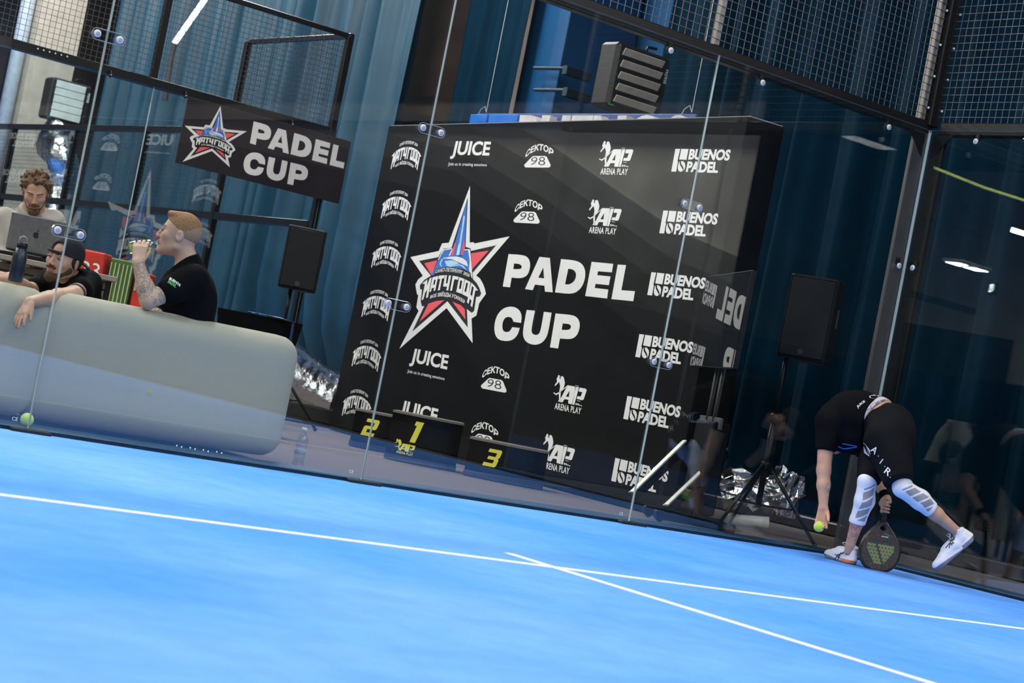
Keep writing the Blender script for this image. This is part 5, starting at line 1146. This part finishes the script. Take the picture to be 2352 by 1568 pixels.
def M2(op, a, b):
    n = N.new('ShaderNodeMath'); n.operation = op
    for i, v in enumerate((a, b)):
        if isinstance(v, (int, float)): n.inputs[i].default_value = v
        else: L.new(v, n.inputs[i])
    return n.outputs[0]
X_, Y_ = sx.outputs[0], sx.outputs[1]      # racket face mesh is kept in its own x (across) and y (along) axes
ax_ = M2('ABSOLUTE', X_, 0); tria = M2('GREATER_THAN', M2('SUBTRACT', M2('MULTIPLY', Y_, .62), ax_), -.005+.0); band_ = M2('MULTIPLY', M2('GREATER_THAN', Y_, .04), M2('LESS_THAN', Y_, .165)); gap = M2('GREATER_THAN', M2('ABSOLUTE', M2('SUBTRACT', X_, M2('MULTIPLY', M2('SUBTRACT', Y_, .1), -.45)), 0), .006)
mk = M2('MULTIPLY', M2('MULTIPLY', tria, band_), gap); mk = M2('MULTIPLY', mk, M2('LESS_THAN', ax_, .085)); mx = N.new('ShaderNodeMix'); mx.data_type = 'RGBA'; L.new(mk, mx.inputs[0]); L.new(src, mx.inputs[6]); mx.inputs[7].default_value = (.26, .29, .09, 1); L.new(mx.outputs[2], bsd.inputs['Base Color'])
Rk = np.array([rx, ry, rn]).T; eul = Matrix(Rk.tolist()).to_euler()
rf = link('face', MB().prism(outl, (0, 0, -.017), (1, 0, 0), (0, 1, 0), (0, 0, 1), .034, holes=holes+[tri_open]).mesh('face', RKM), rk, (0, 0, 0), eul)
MB().tube([(x, y, 0) for x, y in outl], .0185, 8, closed=True).mesh; 
link('frame', MB().tube([(x*1.0, y, 0) for x, y in outl], .0175, 10, closed=True).mesh('frame', mat('black racket frame', (.018, .015, .015), .3, coat=.6), True), rk, (0, 0, 0), eul)
link('grip', MB().tube([(0, .295, 0), (0, .32, 0), (0, .44, 0), (0, .450, 0)], [.017, .0165, .0165, .019], 14).mesh('grip', mat('black grip tape', (.012, .012, .012), .8, bump=.5, bscale=120), True), rk, (0, 0, 0), eul)
mb = MB(); Art().text('PADEL PRO', -.0, .205, .0+.045, .212, offset=.01).xf(lambda p: p).into(mb, (0, 0, .0175), (1, 0, 0), (0, 1, 0), (0, 0, 1)) if False else None
m = MB().box((.018, .216, .0178), (.045, .006, .001)).box((-.028, .220, .0178), (.03, .004, .001), 1).box((.03, .232, .0178), (.035, .003, .001), 2, rotz(-.35)); link('printed_marks', m.mesh('printed_marks', [INKW, mat('red mark', (.5, .03, .02), .4), mat('green mark', (.1, .5, .25), .4)]), rk, (0, 0, 0), eul)
# ------------------------------------------------------------------ drinking man (profile)
p2 = root('person', tuple(pt(440, 800, 11.0)*np.array([1, 1, 0])+np.array([0, 0, .4])), 'person in black T-shirt in profile drinking from a bottle behind the sofa', 'person')
hd2 = pt(411, 541, 10.95); f2 = -Rh+Z*.10-Fh*.04; u2 = Z+Rh*.10; hp2_, T2, R2_ = head_prims(hd2, f2, u2, 1.06)
nb = pt(434, 618, 10.96); ch2 = pt(430, 670, 10.98); pv2 = pt(430, 800, 11.0); sN, sF = pt(441, 645, 10.80), pt(436, 642, 11.14); eN, wN = pt(341, 690, 10.66), pt(317, 602, 10.68); eF, wF = pt(395, 722, 11.15), pt(372, 716, 10.98)
kN, kF = pv2+(-Rh*.42-Fh*.08), pv2+(-Rh*.42+Fh*.14)
sk2 = hp2_+[cone(T2(0, -.034, -.04), .057, nb, .060, .03), cone(nb, .065, ch2, .13, .05), cone(ch2, .135, pv2, .13, .06), cone(sN, .06, eN, .047, .02), cone(eN, .046, eN+(wN-eN)*.35, .048, .02), cone(eN+(wN-eN)*.35, .047, wN, .030, .02), cone(sF, .058, eF, .045, .02), cone(eF, .042, wF, .028, .02), cone(ch2, .11, sN, .06, .04), cone(ch2, .11, sF, .06, .04)]
sk2 += [cone(pv2, .12, kN, .075, .03), cone(pv2, .12, kF, .075, .03), cone(kN, .07, kN*np.array([1, 1, 0])+np.array([0, 0, .08]), .045, .03), cone(kF, .07, kF*np.array([1, 1, 0])+np.array([0, 0, .08]), .045, .03)]
h2 = hand(wN, pt(326, 545, 10.72)-wN, -FW+RX*.1, Rh*.9+Z*.1, curl=(.55, .55, .55, .6), tcurl=.5, topen=.3); sk2 += h2
sk2 += hand(wF, wF-eF, Z, -Fh, curl=(.3, .3, .3, .3))
def fn2(C):
    r = np.zeros(len(C)); v = (wN-eN); L_ = np.linalg.norm(v); v /= L_; d = (C-eN)@v; q = np.linalg.norm(C-(eN+np.outer(d, v)), axis=1) < .062; r[q & (d > .01) & (d < L_*.97)] = 1
    v = (sN-eN)/np.linalg.norm(sN-eN); d = (C-eN)@v; q = np.linalg.norm(C-(eN+np.outer(d, v)), axis=1) < .062; r[q & (d > 0) & (d < .16)] = 1
    c = (C-hd2)@R2_; r[(c[:, 1] > .075) & (np.abs(c[:, 0]) < .026) & (c[:, 2] < -.052) & (c[:, 2] > -.078) & (c[:, 1] > .090)] = 2; return r
blob('body', sk2, [SK2, TAT2, LIPM], p2, .0048, fn2)
face_bits(T2, R2_, p2, 1.06, mat('eyelid skin', (.45, .26, .19), .6), mat('light brow', (.20, .11, .06), .8))
blob('hair', [ell(T2(0, -.014, .042), np.array((.084, .104, .094)), R2_, .01), ell(T2(0, .050, .098), np.array((.052, .050, .022)), R2_, .02), cut(R2_@np.array([0, .55, -1]), T2(0, .08, .070)), cut(R2_@np.array([0, 1, .1]), T2(0, .088, .09))], BLH, p2, .005)
blob('faded_side_hair', [ell(T2(0, -.018, .036), np.array((.0825, .1035, .092))*1.0, R2_, .01), cut(R2_@np.array([0, .50, -1]), T2(0, .05, .016)), cut(R2_@np.array([0, 1, 0]), T2(0, .038, 0)), cut(R2_@np.array([0, 0, 1]), T2(0, 0, .075)), cut(R2_@np.array([0, .8, -1.0]), T2(0, -.01, -.012))], FADE, p2, .005)
blob('beard', [ell(T2(0, .072, -.098), np.array((.028, .022, .020)), R2_, .02), cut(R2_@np.array([0, .0, 1]), T2(0, 0, -.072), .004)], mat('stubble beard', (.34, .185, .12), .85, var=.3, scale=200), p2, .005)
ts = [cone(pt(428, 592, 10.95), .066, nb, .072, .02), cone(nb, .075, ch2, .142, .05), cone(ch2, .145, pv2, .145, .06), ell(pt(430, 690, 10.98), (.15, .17, .16), None, .05), cone(sN, .085, sN+(eN-sN)*.52, .078, .03), cone(sF, .085, sF+(eF-sF)*.6, .075, .03), cone(ch2, .13, sN, .08, .05), cone(ch2, .13, sF, .08, .05), cut(-RX*29+UP*46, pt(425, 598, 10.95), .006)]
tee2 = blob('t_shirt', ts, TEE, p2, .007, noise=lambda X: .003*np.sin(28*X[:, 0]+22*X[:, 2]+4*np.sin(9*X[:, 1])))
a = Art().text('BUENOS', 0, 0, 1, 1, warp=arcwarp([(388, 643), (401, 650), (413, 659)], [(391, 637), (403, 644), (415, 653)]), offset=.04, res=2).text('PADEL', 0, 0, 1, 1, m=1, warp=arcwarp([(385, 650), (394, 655), (403, 661)], [(388, 644), (397, 649), (406, 656)]), offset=.04, res=2)
a.poly([(380, 634), (384, 630), (385, 644), (380, 646)])
decal('printed_logo', a, bvh_of(tee2), [INKW, mat('green print', (.12, .55, .10), .6)], tee2)
# bottle with green drink
bx, by_ = pt(294, 569, 10.755), pt(369, 561, 10.80); bd_ = (by_-bx); BLn = float(np.linalg.norm(bd_)); bd_ /= BLn; Rb2 = frame(bd_, Z); Rb2 = np.array([Rb2[:, 0], Rb2[:, 2], -Rb2[:, 1]]).T if False else np.array([Rb2[:, 2], Rb2[:, 0], Rb2[:, 1]]).T
pr_ = [(.001, .002), (.028, .003), (.033, .012), (.034, .05), (.034, .10), (.031, .125), (.018, .150), (.014, .158), (.014, BLn)]
b2 = root('drink_bottle', tuple(bx), 'clear bottle of yellow-green drink tipped to the mouth of the man in profile', 'bottle')
MB().lathe(pr_, (0, 0, 0), 24, 0, Rb2).part('shell', PET, b2, True)
lq = blob('drink', [cone(bx+bd_*.035, .0315, bx+bd_*.115, .0315, .004), cone(bx+bd_*.115, .030, bx+bd_*.15, .015, .01), cut(Z, bx+bd_*.08-Z*.004, .001), cut(-bd_, bx+bd_*.006, .001)], mat('green drink', (.55, .75, .08), .15, var=.05, emit=None, trans=.25), b2, .004)
# ------------------------------------------------------------------ man with the backwards cap leaning over the sofa
p3 = root('person', tuple(pt(175, 800, 11.0)*np.array([1, 1, 0])+np.array([0, 0, .4])), 'person in backwards black cap leaning on the sofa back, one arm hanging over', 'person')
hd3 = pt(147, 598, 10.78); f3 = -Fh*.88-Rh*.38-Z*.0; u3 = Z+Rh*.13; hp3, T3, R3 = head_prims(hd3, f3, u3, 1.02)
nb3 = pt(170, 655, 10.92); ch3 = pt(168, 715, 10.98); pv3 = pt(178, 805, 11.05); sA = un(196, 655, 1, 1.02); eA = un(168, 678, 1, .66); wA = un(68, 694, 1, .36)
sB, eB, wB = pt(112, 655, 11.0), pt(70, 668, 10.85), pt(30, 640, 10.55)
sk3 = hp3+[cone(T3(0, -.03, -.05), .058, nb3, .062, .03), cone(nb3, .07, ch3, .14, .05), cone(ch3, .14, pv3, .13, .06), cone(sA, .062, eA, .050, .02), cone(eA, .050, eA+(wA-eA)*.35, .048, .02), cone(eA+(wA-eA)*.35, .047, wA, .029, .02), cone(sB, .06, eB, .046, .02), cone(eB, .044, wB, .030, .02), cone(ch3, .11, sA, .06, .04), cone(ch3, .11, sB, .06, .04)]
k3 = [pv3+np.array([-.05, .38, -.02]), pv3+np.array([-.3, .30, -.02])]
for k_ in k3: sk3 += [cone(pv3, .11, k_, .07, .03), cone(k_, .065, k_*np.array([1, 1, 0])+np.array([0, 0, .08]), .045, .03)]
sk3 += hand(wA, un(38, 742, 1, .30)-wA, -FW*.7+RX*-.45+UP*.3, RX*.8+UP*-.3, curl=(.18, .12, .16, .22), tcurl=.25, topen=.25, spread=.06)
sk3 += hand(wB, -Rh*1.0-Fh*.1, Z*.6-Fh*.4, Z, curl=(.8, .8, .8, .8))
def fn3(C): c = (C-hd3)@R3; r = np.zeros(len(C)); r[(c[:, 1] > .088) & (np.abs(c[:, 0]) < .024) & (c[:, 2] < -.052) & (c[:, 2] > -.076)] = 1; return r
blob('body', sk3, [SK3, LIPM], p3, .0048, fn3)
face_bits(T3, R3, p3, 1.02, mat('eyelid skin', (.45, .26, .19), .6), mat('dark brow', (.05, .03, .02), .8))
blob('beard', [cone(T3(.054, .010, -.045), .022, T3(.012, .072, -.102), .023, .02), cone(T3(-.054, .010, -.045), .022, T3(-.012, .072, -.102), .023, .02), ell(T3(0, .076, -.100), np.array((.032, .026, .024)), R3, .02), cone(T3(-.026, .092, -.050), .0075, T3(0, .101, -.045), .007, .005), cone(T3(.026, .092, -.050), .0075, T3(0, .101, -.045), .007, .005), sub(ell(T3(0, .095, -.062), np.array((.023, .03, .0105)), R3, .003))], BRD, p3, .0045)
CAPM = mat('black cap cloth', (.012, .012, .015), .85, var=.1, bump=.2, bscale=200)
cap = blob('cap', [ell(T3(0, -.014, .040), np.array((.088, .110, .100)), R3, .01), cut(R3@np.array([0, .10, -1]), T3(0, 0, .024), .004), sub(ell(T3(0, .120, .066), np.array((.050, .065, .036)), R3, .004)), sub(ell(T3(0, -.014, .033), np.array((.079, .099, .092)), R3, .003))], CAPM, p3, .0045)
MB().tube([T3(x, .0995-abs(x)*.32+.004, .036) for x in (-.05, -.03, -.01, .01, .03, .05)], .008, 8).build('cap_strap', CAPM, cap, True)
m = MB(); V = []
for i in range(13):
    for j in range(5):
        a = math.radians(-60+10*i); r = .100+.016*j*(1-.25*abs(i-6)/6); V.append(T3(math.sin(a)*r*.78, -.02-math.cos(a)*r*1.05, .030-.006*j-.003*abs(i-6)))
m.add(V, [(i*5+j, i*5+j+1, (i+1)*5+j+1, (i+1)*5+j) for i in range(12) for j in range(4)]); o = m.build('cap_brim', CAPM, cap, True); sd2 = o.modifiers.new('t', 'SOLIDIFY'); sd2.thickness = .005
blob('hair', [ell(T3(0, -.02, .02), np.array((.081, .103, .088)), R3, .01), cut(R3@np.array([0, 0, 1]), T3(0, 0, .03)), cut(R3@np.array([0, .6, -1]), T3(0, -.01, -.03)), cut(R3@np.array([0, 1, 0]), T3(0, .030, 0))], DKH, p3, .005)
ts = [cone(nb3+(T3(0, -.035, -.07)-nb3)*.35, .066, nb3, .075, .02), cone(nb3+(ch3-nb3)*.1, .10, ch3, .16, .05), cone(ch3, .165, pv3, .16, .06), cone(sA, .085, sA+(eA-sA)*.62, .074, .03), cone(sB, .082, sB+(eB-sB)*.65, .070, .03), cone(ch3, .13, sA, .08, .05), cone(ch3, .13, sB, .08, .05)]
tee3 = blob('t_shirt', ts, TEE, p3, .007, noise=lambda X: .003*np.sin(28*X[:, 0]+22*X[:, 2]+4*np.sin(9*X[:, 1])))
ev = eA+(sA-eA)*.30; dd = (sA-eA)/np.linalg.norm(sA-eA)
MB().tube([eA+dd*.035, eA+dd*.075], .0565, 22).build('arm_band', mat('black arm band', (.015, .015, .015), .6), p3, True)
# ------------------------------------------------------------------ man with the laptop
D4 = 13.1; p4 = root('person', tuple(pt(60, 640, D4+.1)*np.array([1, 1, 0])), 'person with curly hair and beard in a light grey sweatshirt behind the laptop', 'person')
hd4 = pt(82, 442, D4); f4 = -Fh*.80+Rh*.22-Z*.42; u4 = Z*.9-Fh*.42+Rh*.02; hp4, T4, R4 = head_prims(hd4, f4, u4, 1.03)
nb4 = pt(76, 482, D4+.10); ch4 = pt(62, 560, D4+.12); pv4 = pt(40, 690, D4+.25); s4a, s4b = pt(8, 508, D4+.10), pt(118, 512, D4+.12); e4a, e4b = pt(0, 590, D4-.02), pt(128, 600, D4+.0); w4a, w4b = pt(30, 606, D4-.38), pt(105, 606, D4-.30)
k4 = [pv4-Fh*.36+Rh*.10, pv4-Fh*.36-Rh*.14]
sk4 = hp4+[cone(T4(0, -.03, -.05), .057, nb4, .062, .03), cone(nb4, .07, ch4, .14, .05), cone(ch4, .14, pv4, .13, .06), cone(s4a, .06, e4a, .046, .02), cone(e4a, .044, w4a, .03, .02), cone(s4b, .06, e4b, .046, .02), cone(e4b, .044, w4b, .03, .02)]
sk4 += hand(w4a, -Fh*.9-Z*.2, Z, Rh, curl=(.3, .3, .3, .3))+hand(w4b, -Fh*.9-Z*.2, Z, -Rh, curl=(.3, .3, .3, .3))
for k_ in k4: sk4 += [cone(pv4, .11, k_, .075, .03), cone(k_, .07, k_*np.array([1, 1, 0])+np.array([0, 0, .08]), .045, .03)]
blob('body', sk4, [SK3, LIPM], p4, .006, lambda C: np.where((((C-hd4)@R4)[:, 1] > .090) & (np.abs(((C-hd4)@R4)[:, 0]) < .02) & (((C-hd4)@R4)[:, 2] < -.060) & (((C-hd4)@R4)[:, 2] > -.074), 1, 0))
face_bits(T4, R4, p4, 1.03, mat('eyelid skin', (.45, .26, .19), .6), mat('brown brow', (.07, .04, .025), .8), closed=True)
blob('beard', [cone(T4(.054, .008, -.040), .021, T4(.012, .070, -.102), .024, .02), cone(T4(-.054, .008, -.040), .021, T4(-.012, .070, -.102), .024, .02), ell(T4(0, .075, -.102), np.array((.036, .027, .028)), R4, .02), cone(T4(-.028, .092, -.052), .009, T4(0, .103, -.046), .009, .005), cone(T4(.028, .092, -.052), .009, T4(0, .103, -.046), .009, .005), sub(ell(T4(0, .10, -.064), np.array((.021, .03, .007)), R4, .003))], BRH, p4, .005)
rg = np.random.default_rng(4); cur = [ell(T4(0, -.02, .045), np.array((.084, .100, .090)), R4, .01)]
for i in range(120):
    v = rg.normal(size=3); v /= np.linalg.norm(v); q = np.array([v[0]*.086, -.014+v[1]*.104, .045+v[2]*.094])
    if q[1] > .045 and q[2] < .098: continue
    if q[2] > .045 or (q[1] < .01 and q[2] > -.02): cur.append(cone(T4(*q), .012+.006*rg.random(), T4(*(q+rg.normal(size=3)*.012)), .011, .004))
blob('curly_hair', cur+[cut(R4@np.array([0, .9, -1]), T4(0, .075, .060), .004), cut(R4@np.array([0, 1, 0]), T4(0, .098, 0), .004)], BRH, p4, .005)
GSW = mat('light grey sweatshirt', (.29, .26, .235), .9, var=.08, scale=10, bump=.3, bscale=16, sheen=.2)
ts = [cone(nb4+(ch4-nb4)*.12, .10, ch4, .165, .05), cone(ch4, .17, pv4, .16, .06), cone(s4a, .085, e4a, .068, .03), cone(e4a, .065, w4a, .045, .03), cone(s4b, .085, e4b, .068, .03), cone(e4b, .065, w4b, .045, .03), cone(ch4, .13, s4a, .08, .05), cone(ch4, .13, s4b, .08, .05), cut(T4(0, -.03, -.05)-nb4, nb4+(T4(0, -.03, -.05)-nb4)*.2, .006), cut(-Fh*.9-Z*.2, w4a-Fh*.0, .004)]
blob('sweatshirt', ts, GSW, p4, .007, noise=lambda X: .004*np.sin(30*X[:, 0]+18*X[:, 2]+4*np.sin(9*X[:, 1])))
stl = pv4*np.array([1, 1, 0]); r = root('stool', tuple(stl), 'black round stool under the man with the laptop', 'stool'); zt = float(pv4[2])-.13
MB().lathe([(.001, zt-.05), (.17, zt-.05), (.18, zt-.03), (.17, zt), (.001, zt)], stl, 24).build('seat', BLK, r, True); MB().tube([stl+Z*.02, stl+Z*(zt-.04)], .025, 12).build('column', BLK, r, True); MB().lathe([(.001, 0), (.20, 0), (.20, .012), (.03, .03), (.001, .03)], stl, 24).build('base', BLK, r, True)
